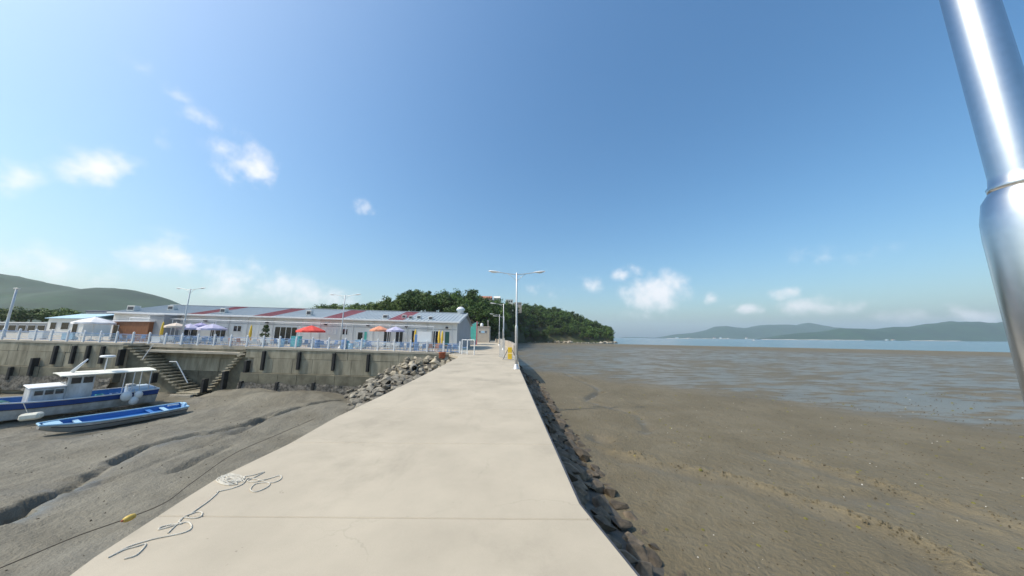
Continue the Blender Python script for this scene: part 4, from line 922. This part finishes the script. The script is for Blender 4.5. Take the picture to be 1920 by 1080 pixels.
# drums, crates and plants
def drum(px, Yd, m, label, h=.9, r_=.29):
    p = D(px, 645, Yd); t = thing('storage_drum', label, 'drum', (p.x, Yd, qz(p.x)), 0, 'drums on the quay')
    MB().lathe([(r_*.95, 0), (r_, .03), (r_, h*.33), (r_*1.05, h*.35), (r_, h*.38), (r_, h*.66), (r_*1.05, h*.68), (r_, h*.7), (r_, h-.03), (r_*.92, h)], 14).build('shell', m, t, True, False); MB().lathe([(r_*.9, h+.002), (r_*.9, h+.03), (r_*.2, h+.04)], 14).build('lid', 'navy', t, True, False)
drum(595, 36, 'chair_blue', 'blue drum just right of the red parasol'); drum(645, 35.4, 'chair_blue', 'blue drum beside the lamp post foot', 1.1, .3); drum(649, 35.9, 'crate_teal', 'teal drum next to the blue drum by the lamp post', .95, .33); drum(658, 35.5, 'ltblue', 'pale blue drum right of the teal drum', .7, .28); drum(527, 36.0, 'ltblue', 'pale blue drum before the dark shopfront', .95, .3)
def crate(px, Yd, w, h, m, label):
    p = D(px, 645, Yd); z0 = qz(p.x); t = thing('storage_crate', label, 'crate', (p.x, Yd, z0), 0, 'crates on the quay')
    MB().bbox(p.x-w/2, p.x+w/2, Yd, Yd+.5, z0+.08, z0+h, .02).build('box_body', m, t); MB().bbox(p.x-w/2-.03, p.x+w/2+.03, Yd-.03, Yd+.53, z0+h+.003, z0+h+.07, .015).build('rim', m, t)
    for s in (-1, 1): MB().box(p.x+s*w*.36-.06, p.x+s*w*.36+.06, Yd+.03, Yd+.47, z0, z0+.078).build('skid', 'brown', t)
crate(552, 36.5, 1.0, 1.25, 'crate_teal', 'tall teal crate at the right of the dark shopfront'); crate(675, 38, 1.3, 1.0, 'ltblue', 'pale blue crate by the dark doorway'); crate(290, 36.5, 1.1, .7, 'white_plastic', 'white crate near the grey hut'); crate(122, 37, 1.4, .8, 'ltblue', 'pale blue crate at the blue-roofed house'); crate(62, 37, 1.8, 1.0, 'white_plastic', 'white crate near the plain pale pole')
# --- boats ------------------------------------------------------------------
def hull_sections(Ln, B, Dp, n=18, bow_w=.10, sheer=.35, full=.5):
    out = []
    for i in range(n+1):
        s = i/n; k = max(0, (s-full)/(1-full)); hb = B/2*((1-k**2.1)*(1-bow_w)+bow_w)*(.86+.14*min(1, s*4))
        zk = Dp*(.05+.75*max(0, (s-.72)/.28)**2.2); zg = Dp*(1+sheer*max(0, (s-.35)/.65)**2+.06*max(0, (.25-s)/.25))
        out.append((s*Ln-Ln/2+(.0), hb, zk, zg))
    return out
def make_boat(root, Ln, B, Dp, mats, **k):
    """hull along local +Y (bow). mats: hull, strake, rail, inside"""
    sec = hull_sections(Ln, B, Dp, **k); hm, sm, rm_, im = mats
    def side(y, hb, zk, zg, u):          # u 0 keel .. 1 chine .. 2 gunwale
        if u <= 1: return (hb*.72*u, y, zk+(.16*Dp)*u**1.5)
        v = u-1; return (hb*(.72+.28*v**.8), y+v*.0, zk+.16*Dp+(zg-zk-.16*Dp)*v)
    def strip(us, name, m, push=0):
        mb = MB()
        for sgn in (1, -1):
            s0 = len(mb.v)
            for y, hb, zk, zg in sec:
                for u in us: x_, y_, z_ = side(y, hb, zk, zg, u); mb.v.append((sgn*(x_+push), y_, z_))
            n_ = len(us)
            for i in range(len(sec)-1):
                for j in range(n_-1):
                    q = s0+i*n_+j; f_ = (q, q+n_, q+n_+1, q+1); mb.f.append(f_ if sgn < 0 else f_[::-1])
        return mb
    mb = strip([0, .5, 1, 1.3, 1.62], 'hull', hm)
    for idx in (0, -1):                   # transom and stem plates
        y, hb, zk, zg = sec[idx]; pts = [side(y, hb, zk, zg, u) for u in (0, .5, 1, 1.3, 1.62, 2)]; s0 = len(mb.v)
        mb.v += [(p[0], p[1], p[2]) for p in pts]+[(-p[0], p[1], p[2]) for p in pts[::-1]]; f_ = tuple(range(s0, s0+12)); mb.f.append(f_ if idx else f_[::-1])
    mb.build('hull', hm, root, False, False)
    strip([1.62, 1.8, 2.0], 'strake', sm, .004).build('sheer_strake', sm, root, False, False)
    mb = MB()
    for sgn in (1, -1): mb.tube([(sgn*(hb+.01), y, zg) for y, hb, zk, zg in sec], .055, 6)
    y, hb, zk, zg = sec[-1]; mb.tube([(-hb, y, zg), (hb, y, zg)], .055, 6); y, hb, zk, zg = sec[0]; mb.tube([(-hb, y, zg), (hb, y, zg)], .055, 6)
    mb.build('gunwale', rm_, root, False, False)
    mb = MB()
    for sgn in (1, -1): mb.tube([(sgn*(hb*.93+.02), y, zk+.16*Dp+(zg-zk-.16*Dp)*.60) for y, hb, zk, zg in sec[:-1]], .03, 5)
    mb.build('rubbing_strake', 'steel_dark', root, False, False)
    mb = MB()                             # inside skin and sole
    for y, hb, zk, zg in sec:
        zf = max(zk+.1, zg-.42*Dp); mb.v += [(-hb+.05, y, zg-.02), (-hb*.9+.06, y, zf), (hb*.9-.06, y, zf), (hb-.05, y, zg-.02)]
    for i in range(len(sec)-1):
        for j in range(3): q = i*4+j; mb.f.append((q, q+1, q+5, q+4))
    mb.build('deck', im, root, False, False); return sec
def lay(px, py, z): return G(px, py, z)
# small open skiff
pb, ps = lay(70, 799, -3.42), lay(345, 757, -3.42); mid = (pb+ps)/2; hd = math.atan2(-(pb.x-ps.x), pb.y-ps.y); Ls = (Vector((pb.x, pb.y))-Vector((ps.x, ps.y))).length
skiff = thing('skiff', 'bright blue open skiff lying on the mud in front of the larger boat', 'boat', (mid.x, mid.y, mudz(mid.x, mid.y)+.02), hd)
sec = make_boat(skiff, Ls, 1.55, .68, ('boat_grey', 'boat_white', 'ltblue', 'boat_blue'), bow_w=.34, sheer=.30, full=.55); skiff.rotation_euler.y = R(-9)
for t in (.14, .30, .80): y, hb, zk, zg = sec[round(t*18)]; MB().bbox(-hb+.06, hb-.06, y-.13, y+.13, zg-.17, zg-.10, .01).build('thwart', 'ltblue' if t != .3 else 'boat_blue', skiff, False, False)
y, hb, zk, zg = sec[17]; MB().bbox(-hb+.05, hb-.05, y-.45, y+.2, zg-.06, zg-.005, .01).build('foredeck', 'ltblue', skiff, False, False)
y, hb, zk, zg = sec[0]; MB().bbox(-.22, .22, y-.06, y+.1, zg-.3, zg+.16, .02).build('motor_bracket', 'ltblue', skiff, False, False)
MB().tube([(.25, y+.3, zg+.02), (-.15, y+1.1, zg+.16)], .05, 6).build('tiller', 'trim', skiff, False, False)
# larger fishing boat
b0, b1 = lay(0, 752, -2.55), lay(288, 724, -2.55); dirv = Vector((b0.x-b1.x, b0.y-b1.y)).normalized(); Lb = 11.0
c0 = Vector((b1.x, b1.y))+dirv*Lb/2; hd = math.atan2(-dirv.x, dirv.y)
fb = thing('fishing_boat', 'white and blue cabin fishing boat with long flat canopy aground by the quay', 'boat', (c0.x, c0.y, mudz(c0.x, c0.y)+.0), hd); fb.rotation_euler.y = R(-3)
DB = 1.45; sec = make_boat(fb, Lb, 3.1, DB, ('boat_white', 'boat_navy', 'trim', 'boat_blue'), bow_w=.06, sheer=.35, full=.5)
def along(px):                             # where a column of the picture meets the keel line, measured from amidships
    d = ray(px, 715); w = Vector((d.x, d.y)); det = w.x*(-dirv.y)+dirv.x*w.y
    t = ((-w.x*c0.y+w.y*c0.x))/det if abs(det) > 1e-9 else 0
    return -t if False else ((c0.x*w.y-c0.y*w.x)/(w.x*dirv.y-w.y*dirv.x))
ya = {px: along(px) for px in (55, 120, 128, 170, 240, 243, 278, 288)}
zd = DB*.62
def fbox(x0, x1, ya_, yb_, z0, z1, name, m, b=.04, par=fb): return MB().bbox(x0, x1, min(ya_, yb_), max(ya_, yb_), z0, z1, b).build(name, m, par, False, False)
fbox(-1.0, 1.0, ya[55], ya[120]-.02, zd, DB+.95, 'trunk_cabin', 'boat_white', .1)
fbox(-1.06, 1.06, ya[55]+.1, ya[120]-.01, DB+.96, DB+1.06, 'trunk_roof', 'white_paint', .04)
wh = fbox(-.92, .92, ya[120], ya[170], zd, DB+1.75, 'wheelhouse', 'boat_white', .05)
yc0, yc1 = ya[120]+.45, ya[278]
cn = MB(); ns = 10
for i in range(ns+1):
    y_ = yc0+(yc1-yc0)*i/ns
    for j in range(7): u = j/6*2-1; cn.v.append((u*1.25, y_, DB+1.92-.07*u*u))
cn.v += [(x, y, z-.07) for x, y, z in cn.v]; k0 = 7*(ns+1)
for i in range(ns):
    for j in range(6): q = i*7+j; cn.f += [(q, q+1, q+8, q+7)[::-1], (k0+q, k0+q+1, k0+q+8, k0+q+7)]
for i in range(ns): q = i*7; cn.f += [(q, q+7, k0+q+7, k0+q), (q+6, k0+q+6, k0+q+13, q+13)]
for j in range(6): cn.f += [(j, k0+j, k0+j+1, j+1), (ns*7+j, ns*7+j+1, k0+ns*7+j+1, k0+ns*7+j)]
cn.build('canopy', 'canopy', fb, False, False)
for sx in (-1.1, 1.1):
    for y_ in (ya[240], ya[278]+.25): MB().tube([(sx, y_, zd), (sx, y_, DB+1.84)], .035, 6).build('canopy_post', 'trim', fb, False, False)
# windows on the side seen and the other, and ahead
for sx in (-1, 1):
    x0 = sx*.925
    for i in range(2):
        a = ya[120]+(ya[170]-ya[120])*(.12+.44*i); b = ya[120]+(ya[170]-ya[120])*(.48+.44*i); fbox(min(x0, x0+sx*.02), max(x0, x0+sx*.02), a, b, DB+1.12, DB+1.6, 'cabin_window', 'glass', .008)
    for i in range(3):
        x1 = sx*1.004; a = ya[55]+(ya[120]-ya[55])*(.12+.29*i); b = ya[55]+(ya[120]-ya[55])*(.36+.29*i); fbox(min(x1, x1+sx*.02), max(x1, x1+sx*.02), a, b, DB+.45, DB+.8, 'cabin_window', 'glass', .008)
fbox(-.75, -.05, ya[120]+.0, ya[120]+.03, DB+1.15, DB+1.62, 'windscreen', 'glass', .006); fbox(.05, .75, ya[120]+.0, ya[120]+.03, DB+1.15, DB+1.62, 'windscreen', 'glass', .006)
fbox(-1.1, 1.0, ya[243], ya[288]+.15, zd, DB+.28, 'fish_hold', 'infill', .05)
fbox(.2, 1.0, ya[240]-.6, ya[240]-.1, zd, DB+.45, 'engine_box', 'boat_white', .05)
ym = along(150); MB().tube([(0, ym+.55, DB+1.95), (0, ym-.1, DB+3.0)], [.13, .05], 8).build('mast', 'white_paint', fb, True, False)
yr_ = along(190); MB().tube([(0, yr_, DB+1.95), (0, yr_, DB+3.05)], .04, 6).build('radar_post', 'trim', fb, False, False)
rd = MB(); rd.lathe([(.1, 0), (.42, .03), (.46, .1), (.42, .18), (.1, .2)], 16, (0, yr_, DB+3.06)); rd.build('radar_dome', 'white_plastic', fb, True, False)
MB().tube([(0, sec[-2][0], sec[-2][3]), (0, sec[-2][0]-.2, sec[-2][3]+1.5)], .04, 6).build('bow_post', 'steel_dark', fb, False, False)
MB().bbox(-1.45, 1.45, sec[15][0], sec[15][0]+.12, sec[15][3]+.02, sec[15][3]+.08, .01).build('bow_beam', 'brown', fb, False, False)
# floats hung over its side
for i, (px, py, r_) in enumerate(((228, 744, .34), (243, 752, .30), (250, 741, .27))):
    d = ray(px, py); ycol = along(px); base = c0+dirv*ycol; side_ = Vector((dirv.y, -dirv.x)); side_ = side_ if side_.x > 0 else -side_
    p2 = base+side_*(1.55+.25); dist = Vector((p2.x, p2.y)).length/Vector((d.x, d.y)).length; p3 = EYE+d*dist
    t = thing('foam_float', 'white round foam float hanging over the side of the fishing boat', 'float', (p2.x, p2.y, p3.z), 0, 'floats on the fishing boat')
    mb = MB(); mb.ell((0, 0, 0), (r_, r_, r_*1.25), 14, 9); mb.warp(lambda x, y, z: (x*(1+.06*math.sin(z*11)), y*(1+.05*math.sin(x*9)), z)); mb.build('float_body', 'white_plastic', t, True, False); MB().tube([(0, 0, r_*1.15), (-side_.x*.22, -side_.y*.22, 1.0)], .02, 5).build('lanyard', 'rope', t, False, False)
p = G(60, 775, -3.35); t = thing('foam_block', 'pale yellow foam fender block leaning on the fishing boat hull', 'fender', (p.x, p.y, p.z-.25), R(25))
mb = MB(); mb.bbox(-.5, .5, -.28, .28, -.2, .28, .12); mb.warp(lambda x, y, z: (x, y, z+.25*x*.3)); mb.build('block', 'foam', t, False, False); MB().tube([(-.2, 0, .26), (-.7, .25, 1.0)], .02, 5).build('lanyard', 'rope', t, False, False)
# cabin boat at the far side, only part in view
p = lay(6, 712, -2.9); cbt = thing('cabin_boat', 'smaller white boat with light blue canopy moored beyond the fishing boat', 'boat', (p.x-1.0, p.y, mudz(p.x, p.y)-.1), hd)
sec = make_boat(cbt, 7.0, 2.4, 1.1, ('boat_white', 'boat_blue', 'ltblue', 'boat_grey'), bow_w=.1, sheer=.3)
MB().bbox(-.8, .8, -1.6, .4, .7, 2.3, .06).build('wheelhouse', 'boat_white', cbt, False, False); MB().bbox(-.95, .95, -2.9, .7, 2.305, 2.42, .04).build('canopy', 'ltblue', cbt, False, False)
for sx in (-1, 1): MB().bbox(min(sx*.802, sx*.825), max(sx*.802, sx*.825), -1.4, .2, 1.6, 2.1, .008).build('cabin_window', 'glass', cbt, False, False)
for sx in (-.85, .85): MB().tube([(sx, -2.75, .7), (sx, -2.75, 2.3)], .03, 5).build('canopy_post', 'trim', cbt, False, False)
# gear on the fishing boat's deck
def deck(x, y, z): return fb.matrix_basis @ Vector((x, y, z))
for i, (x, y, z, m_, lab) in enumerate(((.35, ya[170]-.7, zd+.02, 'crate_teal', 'teal fish crate on deck behind the wheelhouse'), (-.35, ya[170]-.75, zd+.02, 'cv_orange', 'orange fish crate on deck behind the wheelhouse'), (.3, ya[170]-1.5, zd+.02, 'chair_blue', 'blue fish crate on the open deck under the canopy'))):
    p = deck(x, y, z); t = thing('fish_crate', lab, 'crate', p, hd, 'fish crates on the boat')
    mb = MB(); mb.bbox(-.28, .28, -.2, .2, 0, .05, .01); mb.build('bottom', m_, t, False, False)
    for q in ((-.28, .28, -.2, -.17), (-.28, .28, .17, .2), (-.28, -.25, -.168, .168), (.25, .28, -.168, .168)): MB().box(*q, .051, .34).build('side', m_, t, False, False)
p = deck(-.1, ya[55]+1.2, DB*.75); t = thing('net_heap', 'heap of dark green fishing net on the foredeck of the fishing boat', 'net', p); mb = MB(); mb.ell((0, 0, .1), (.8, .75, .42), 14, 8); mb.warp(lambda x, y, z: (x, y, z+.14*fbm(x, y, 3, 3, 4))); mb.build('net', 'door_green', t, True, False)
MB().tube(spline([(.6*math.cos(a*.9), .5*math.sin(a*.9), .42-.02*a) for a in range(10)], 4), .03, 5).build('head_rope', 'rope', t, False, False)
# a white dinghy far out on the water
p = G(1413, 639.3, zs); sb_ = thing('sail_boat', 'tiny white boat alone on the far water before the hills', 'boat', (p.x, p.y, zs-.1), R(60))
make_boat(sb_, 7, 2.3, 1.1, ('boat_white', 'boat_white', 'trim', 'boat_grey')); MB().bbox(-.8, .8, -1.6, 1.0, .7, 2.6, .1).build('cabin', 'white_paint', sb_, False, False); MB().tube([(0, 0, 2.6), (0, 0, 4.4)], .12, 6).build('mast', 'white_paint', sb_, False, False)

# --- ropes -------------------------------------------------------------------
def onpier(lst, h=.016): return [G(a, b, h, SY) for a, b in lst]
def pxz(X_, Y_): return X_*.29167, 820+Y_*.29167
def rope(lst, r_, name, label, m='rope', n=5, zoom=True, jit=.0):
    pts = [pxz(*q) for q in lst] if zoom else lst; P = spline(onpier(pts, r_*.85), n); t = MB().tube(P, r_, 7); return tag(t.build(name, m, smooth=True), label, 'rope')
coil = [(1400, 285)]
rc = random.Random(12)
for k in range(64):
    a = k*.9+rc.uniform(-.3, .3); w = rc.uniform(.35, 1.15); coil.append((1478+14*math.sin(k*.4)+85*math.cos(a)*w, 270+8*math.sin(k*.7)+30*math.sin(a)*w))
coil += [(1560, 255), (1640, 240), (1700, 222), (1640, 255), (1590, 280), (1650, 285), (1730, 265), (1800, 245), (1805, 268), (1760, 290), (1700, 290), (1640, 300), (1610, 335), (1640, 350), (1700, 330), (1735, 300), (1690, 280), (1600, 262), (1560, 300), (1500, 325), (1440, 340), (1390, 352)]
rope(coil, .0085, 'rope_coil', 'tangled coil of pale rope lying near the pier edge', n=4)
rope([(1400, 345), (1395, 360), (1340, 410), (1270, 460), (1230, 490), (1270, 478), (1300, 485), (1285, 512), (1230, 520), (1180, 515), (1150, 540), (1165, 555), (1100, 560), (1040, 575), (1020, 592), (1070, 580), (1140, 560), (1200, 545), (1228, 560), (1225, 590), (1180, 612), (1100, 630), (1000, 650), (920, 672), (860, 690), (800, 715), (700, 770), (720, 760), (800, 722), (880, 700), (935, 685), (920, 715), (870, 760), (800, 780)], .0085, 'rope_tail', 'loose looping rope trailing along the pier edge from the coil', n=6)
rope([(1080, 615), (1110, 585), (1150, 545), (1185, 510), (1240, 488)], .008, 'rope_end', 'short straight rope end crossing the loose loops', n=4)
# mooring line slung over the mud with its float
zl = ML+.9
ln = [(-40, 1082), (60, 1040), (150, 1003), (238, 972), (310, 942), (360, 905), (440, 850), (520, 815), (590, 785)]
P = spline([G(a, b, zl) for a, b in ln], 6); tag(MB().tube(P, .014, 6).build('mooring_line', 'rope_dark', smooth=True), 'dark mooring line stretched low over the mud carrying a yellow float', 'rope')
p = G(243, 971, zl); q_ = G(262, 963, zl); dv = (q_-p).normalized(); bo = thing('float_buoy', 'small yellow oval float threaded on the mooring line', 'buoy', p)
mb = MB(); pr = [(.02, -.15), (.065, -.125), (.09, -.05), (.092, .03), (.07, .11), (.02, .15)]; mb.lathe(pr, 14)
rot = dv.to_track_quat('Z', 'Y').to_matrix(); mb.warp(lambda x, y, z: rot @ Vector((x, y, z))); mb.build('float_body', 'buoy_yellow', bo, True, False)
mb = MB(); mb.lathe([(.03, -.18), (.03, -.14)], 10); mb.warp(lambda x, y, z: rot @ Vector((x, y, z))); mb.build('collar', 'terracotta', bo, True, False)

# --- worm casts, weed tufts, shells and pebbles strewn on the mud -----------------
def strew(name, label, m, n_, area, size, seed, flat=.6, fine=None):
    r = random.Random(seed); mb = MB()
    while n_ > 0:
        x, y = area(r)
        if xl(y)-.2 < x < xr(y)+2.9 and y < 34: continue
        z = mudz(x, y); s_ = size*r.uniform(.4, 1.3)*(1+.02*math.hypot(x, y)); k = 5; a0 = r.uniform(0, 6)
        mb.add([(x+s_*r.uniform(.7, 1.2)*math.cos(a0+q*6.283/k), y+s_*r.uniform(.7, 1.2)*math.sin(a0+q*6.283/k), z-.03) for q in range(k)]+[(x+s_*.5*math.cos(a0+q*6.283/k+.3), y+s_*.5*math.sin(a0+q*6.283/k), z+s_*flat*r.uniform(.6, 1)) for q in range(k)],
               [(q, (q+1) % k, k+(q+1) % k, k+q) for q in range(k)]+[tuple(range(k, 2*k))]); n_ -= 1
    o = tag(mb.build(name, m), label, 'debris'); o['kind'] = 'stuff'; return o
def areaR(r):
    y = 4+26*r.random()**1.4; return 3+r.random()*(4+y*1.3), y
def areaL(r):
    y = 6+26*r.random()**1.2; return -6-r.random()*(4+y*1.2), y
def areaRidge(r):
    pts = px2w([(1160,848),(1300,880),(1420,905),(1540,945),(1650,985),(1760,1030),(1840,1078)], MR) if r.random() < .6 else px2w([(1460,852),(1530,868),(1620,895),(1720,930),(1840,958),(1940,990)], MR)
    i = r.randrange(len(pts)-1); t = r.random(); return pts[i][0]*(1-t)+pts[i+1][0]*t+r.gauss(0, .22), pts[i][1]*(1-t)+pts[i+1][1]*t+r.gauss(0, .22)
strew('worm_casts', 'small dark worm casts dotting the brown mudflat', 'cast', 1900, areaR, .022, 1, .8)
strew('mud_crumbs', 'rough crumbs of mud along the low ridges of the flat', 'mud', 420, areaRidge, .028, 2, .7)
strew('weed_tufts', 'yellowish weed tufts scattered over the mudflat', 'weed', 260, areaR, .045, 3, .5)
strew('shell_bits', 'pale shell bits scattered over the mudflat', 'shell', 170, areaR, .018, 4, .5)
strew('mud_lumps', 'small grey lumps on the harbour mud', 'cast', 450, areaL, .026, 5, .6)
# --- trees -----------------------------------------------------------------------
def crown_mesh(seed, m, H=9, W_=3.6, leaf=.60, ncl=40, per=46, low=.25, dome=1.0):
    r = random.Random(seed); vs = []; fs = []
    for c in range(ncl):
        while True:
            x, y, z = r.uniform(-1, 1), r.uniform(-1, 1), r.uniform(-1, 1); q = math.sqrt(x*x+y*y+z*z)
            if .35 < q < 1: break
        k = .62+.38*q; wz = z*.5+.5; taper = 1-.45*max(0, wz-.55)*dome
        cx, cy, cz = x*W_*k*taper*(1+.2*r.uniform(-1, 1)), y*W_*k*taper*(1+.2*r.uniform(-1, 1)), H*(low+(1-low)*(wz*.86+.06)); cr = r.uniform(.7, 1.5)*W_*.27
        for i in range(per):
            d = Vector((r.gauss(0, 1), r.gauss(0, 1), r.gauss(0, .8)+.25)).normalized(); p = Vector((cx, cy, cz))+d*cr*r.uniform(.55, 1.08)
            nrm_ = (d+Vector((r.uniform(-.7, .7), r.uniform(-.7, .7), r.uniform(-.3, .8)))).normalized(); a = nrm_.orthogonal().normalized(); b = nrm_.cross(a); ang = r.uniform(0, 6.28); u = a*math.cos(ang)+b*math.sin(ang); w = nrm_.cross(u); s = leaf*r.uniform(.6, 1.2)
            k0 = len(vs); vs += [p-u*s*.5, p+w*s*.34, p+u*s*.55, p-w*s*.34]; fs.append((k0, k0+1, k0+2, k0+3))
    mb = MB(); mb.v = [tuple(v) for v in vs]; mb.f = fs; return mb.mesh('crown', m)
def trunk_mesh(seed, H=9):
    r = random.Random(seed); mb = MB(); mb.tube(spline([(0, 0, -1.5), (r.uniform(-.15, .15), r.uniform(-.15, .15), H*.3), (r.uniform(-.4, .4), r.uniform(-.4, .4), H*.75)], 4), [.26-.018*i for i in range(9)], 7)
    for k in range(6): a = k*1.05+r.uniform(-.3, .3); h = H*r.uniform(.28, .5); l_ = r.uniform(1.4, 2.6); mb.tube([(0, 0, h), (l_*.5*math.cos(a), l_*.5*math.sin(a), h+l_*.35), (l_*math.cos(a), l_*math.sin(a), h+l_*.8)], [.11, .08, .03], 5)
    return mb.mesh('trunk', 'trunk')
CD = [crown_mesh(i, 'leaf_dark', low=.12, W_=3.4+.3*(i % 3)) for i in range(6)]; CLt = [crown_mesh(20+i, 'leaf_light', low=.15, W_=3.5+.3*(i % 2)) for i in range(4)]; TRK = [trunk_mesh(i) for i in range(4)]
CP = [crown_mesh(60+i, 'leaf_dark', H=12, W_=3.0, low=.35, ncl=30, dome=.4) for i in range(2)]
def tree(x, y, z, s, label, group, crown, tr, ws=1):
    t = thing('tree', label, 'tree', (x, y, z), rng.uniform(0, 6.28), group); t.scale = (s*ws, s*ws, s); inst('crown', crown, t); inst('trunk', tr, t); return t
nT = 0
def where(px, tt):
    if px < 905: return 'dense dark green tree behind the gable end of the hall' if px > 840 else 'dark green tree among the brighter ones behind the hall'
    if tt > .93 and px < 985: return 'dark tree on the skyline near the hilltop houses'
    if px > 1105: return 'dark tree at the low tip of the wooded headland'
    if tt > .9: return 'dark rounded tree on the skyline of the headland wood'
    if tt < .16: return 'dark tree at the foot of the headland wood, just above the shore'
    if px < 960: return 'dark tree on the slope behind the road lamp posts'
    return 'dense dark green tree midway up the seaward slope of the headland wood'
for px0, px1, step, dt in ((590, 905, 11, .22), (905, 1148, 10, .15)):
    t = 1.0
    while t > .02:
        px = px0+rng.uniform(0, step)
        while px < px1:
            tt = max(.02, min(1.05, t+rng.uniform(-.07, .07))); p = hground(px, tt); light = px < 800+rng.uniform(-60, 60)
            hidden = (px < 850 and tt < .45) or (850 <= px < 905 and tt < .15)
            if not hidden:
                s = rng.uniform(.72, 1.18)*min(1, max(.58, (1162-px)/50))
                if light: tree(p.x, p.y, p.z-.6, s, 'bright leafy green tree in the row behind the long hall', 'trees behind the hall', CLt[rng.randrange(4)], TRK[rng.randrange(4)], rng.uniform(.9, 1.15))
                else: tree(p.x, p.y, p.z-.6, s, where(px, tt), 'trees of the headland wood', CD[rng.randrange(6)], TRK[rng.randrange(4)], rng.uniform(.9, 1.3))
                nT += 1
            px += step*rng.uniform(.7, 1.3)
        t -= dt
# taller trees that stand above the row
for px, py, lab in ((771, 546, 'tall loose-crowned tree rising over the row behind the hall'), (803, 548, 'tall bushy tree next to the loose-crowned one'), (886, 550, 'tall dark tree standing highest behind the white cupola')):
    p = D(px, py, 118); tree(p.x, 118, p.z-10.6, .98, lab, None, CP[nT % 2], TRK[nT % 4], .95); nT += 1
print('trees', nT)
# trees at the far left below the hill
for i, px in enumerate((-20, 8, 34, 60, 82, 104, 126)):
    p = D(px, 597, 95+rng.uniform(-8, 8)); s = rng.uniform(.5, .75); tree(p.x, p.y, p.z-2.2, s, 'light green tree beyond the low sheds at the foot of the hill', 'trees below the hill', CLt[i % 4], TRK[i % 4], 1.3)
# dark potted shrub by the hall front
p = D(497, 628, 38); z0 = qz(p.x); t = thing('potted_shrub', 'dark tiered shrub in a grey tub before the hall', 'plant', (p.x, 38, z0)); MB().lathe([(.38, 0), (.45, .6), (.5, .62), (.5, .7), (.4, .7)], 12).build('tub', 'gable_grey', t, True, False)
MB().tube([(0, 0, .6), (.05, 0, 1.3), (0, .05, 2.3)], [.06, .05, .03], 6).build('stem', 'trunk', t, False, False)
mb = MB(); r = random.Random(5)
for cz, cr in ((1.35, .55), (1.95, .4), (2.4, .26)):
    for i in range(160):
        d = Vector((r.gauss(0, 1), r.gauss(0, 1), r.gauss(0, .5))).normalized()*cr*r.uniform(.5, 1); pp_ = Vector((0, 0, cz))+d*Vector((1, 1, 1)).x; a = Vector((r.gauss(0, 1), r.gauss(0, 1), r.gauss(0, 1))).normalized()*.09; b = a.orthogonal().normalized()*.05; mb.add([pp_-a, pp_+b, pp_+a, pp_-b], [(0, 1, 2, 3)])
mb.build('foliage', 'leaf_dark', t, False, False)
# pale rocks along the headland shore
SR = [rock_mesh(80+i, 'shore_rock', .6) for i in range(5)]
sr = thing('shore_rocks', 'pale broken rocks along the waterline under the headland trees', 'rocks', (50, 272, MR))
for i in range(110):
    px = 975+i*1.64+rng.uniform(-2, 2); Yd = 271-rng.uniform(0, 5)+4*math.sin(px*.05); p = D(px, 641, Yd); big = 1.6 if 1040 < px < 1075 or px > 1125 else (.9 if rng.random() < .3 else .45); s_ = rng.uniform(.6, 1.3)*big
    inst('stone', SR[i % 5], sr, (p.x-50, Yd-272, rng.uniform(0, .5)*big), (rng.uniform(-.3, .3), rng.uniform(-.3, .3), rng.uniform(0, 6)), (s_*1.6, s_, s_))
# pale buildings along the far shore
for i, px in enumerate((1270, 1292, 1340, 1352, 1366, 1400, 1664, 1676)):
    Yd = 3420 if px < 1500 else 1960; p = D(px, 634, Yd); k = Yd/3420; w = rng.uniform(14, 30)*k; h = rng.uniform(6, 13)*k; z0 = MR+1.5
    t = thing('shore_house', 'tiny pale building on the far shore below the hills', 'building', (p.x, Yd, z0), 0, 'buildings on the far shore'); MB().box(p.x-w/2, p.x+w/2, Yd, Yd+12, z0, z0+h).build('wall', 'house_white', t)
    m_ = MB(); m_.v = [(p.x-w/2-1, Yd-1, z0+h+.05), (p.x+w/2+1, Yd-1, z0+h+.05), (p.x+w/2+1, Yd+6, z0+h+3*k), (p.x-w/2-1, Yd+6, z0+h+3*k), (p.x+w/2+1, Yd+13, z0+h+.05), (p.x-w/2-1, Yd+13, z0+h+.05)]; m_.f = [(0, 1, 2, 3), (3, 2, 4, 5), (0, 5, 4, 1), (0, 3, 5), (1, 4, 2)]; m_.build('roof', 'tile_roof' if i % 3 else 'blue_roof', t)
# --- haze: the summer air over the bay -------------------------------
m = bpy.data.materials.new('haze'); m.use_nodes = True; n = m.node_tree.nodes; l = m.node_tree.links
n.remove(n['Principled BSDF']); pv = n.new('ShaderNodeVolumePrincipled'); pv.inputs['Color'].default_value = (.80, .91, 1, 1); pv.inputs['Density'].default_value = .00012; pv.inputs['Anisotropy'].default_value = .2
l.new(pv.outputs[0], n['Material Output'].inputs['Volume']); M['haze'] = m
hz = MB().box(-9000, 13000, -800, 9000, -8, 420).build('haze', 'haze'); hz['kind'] = 'stuff'
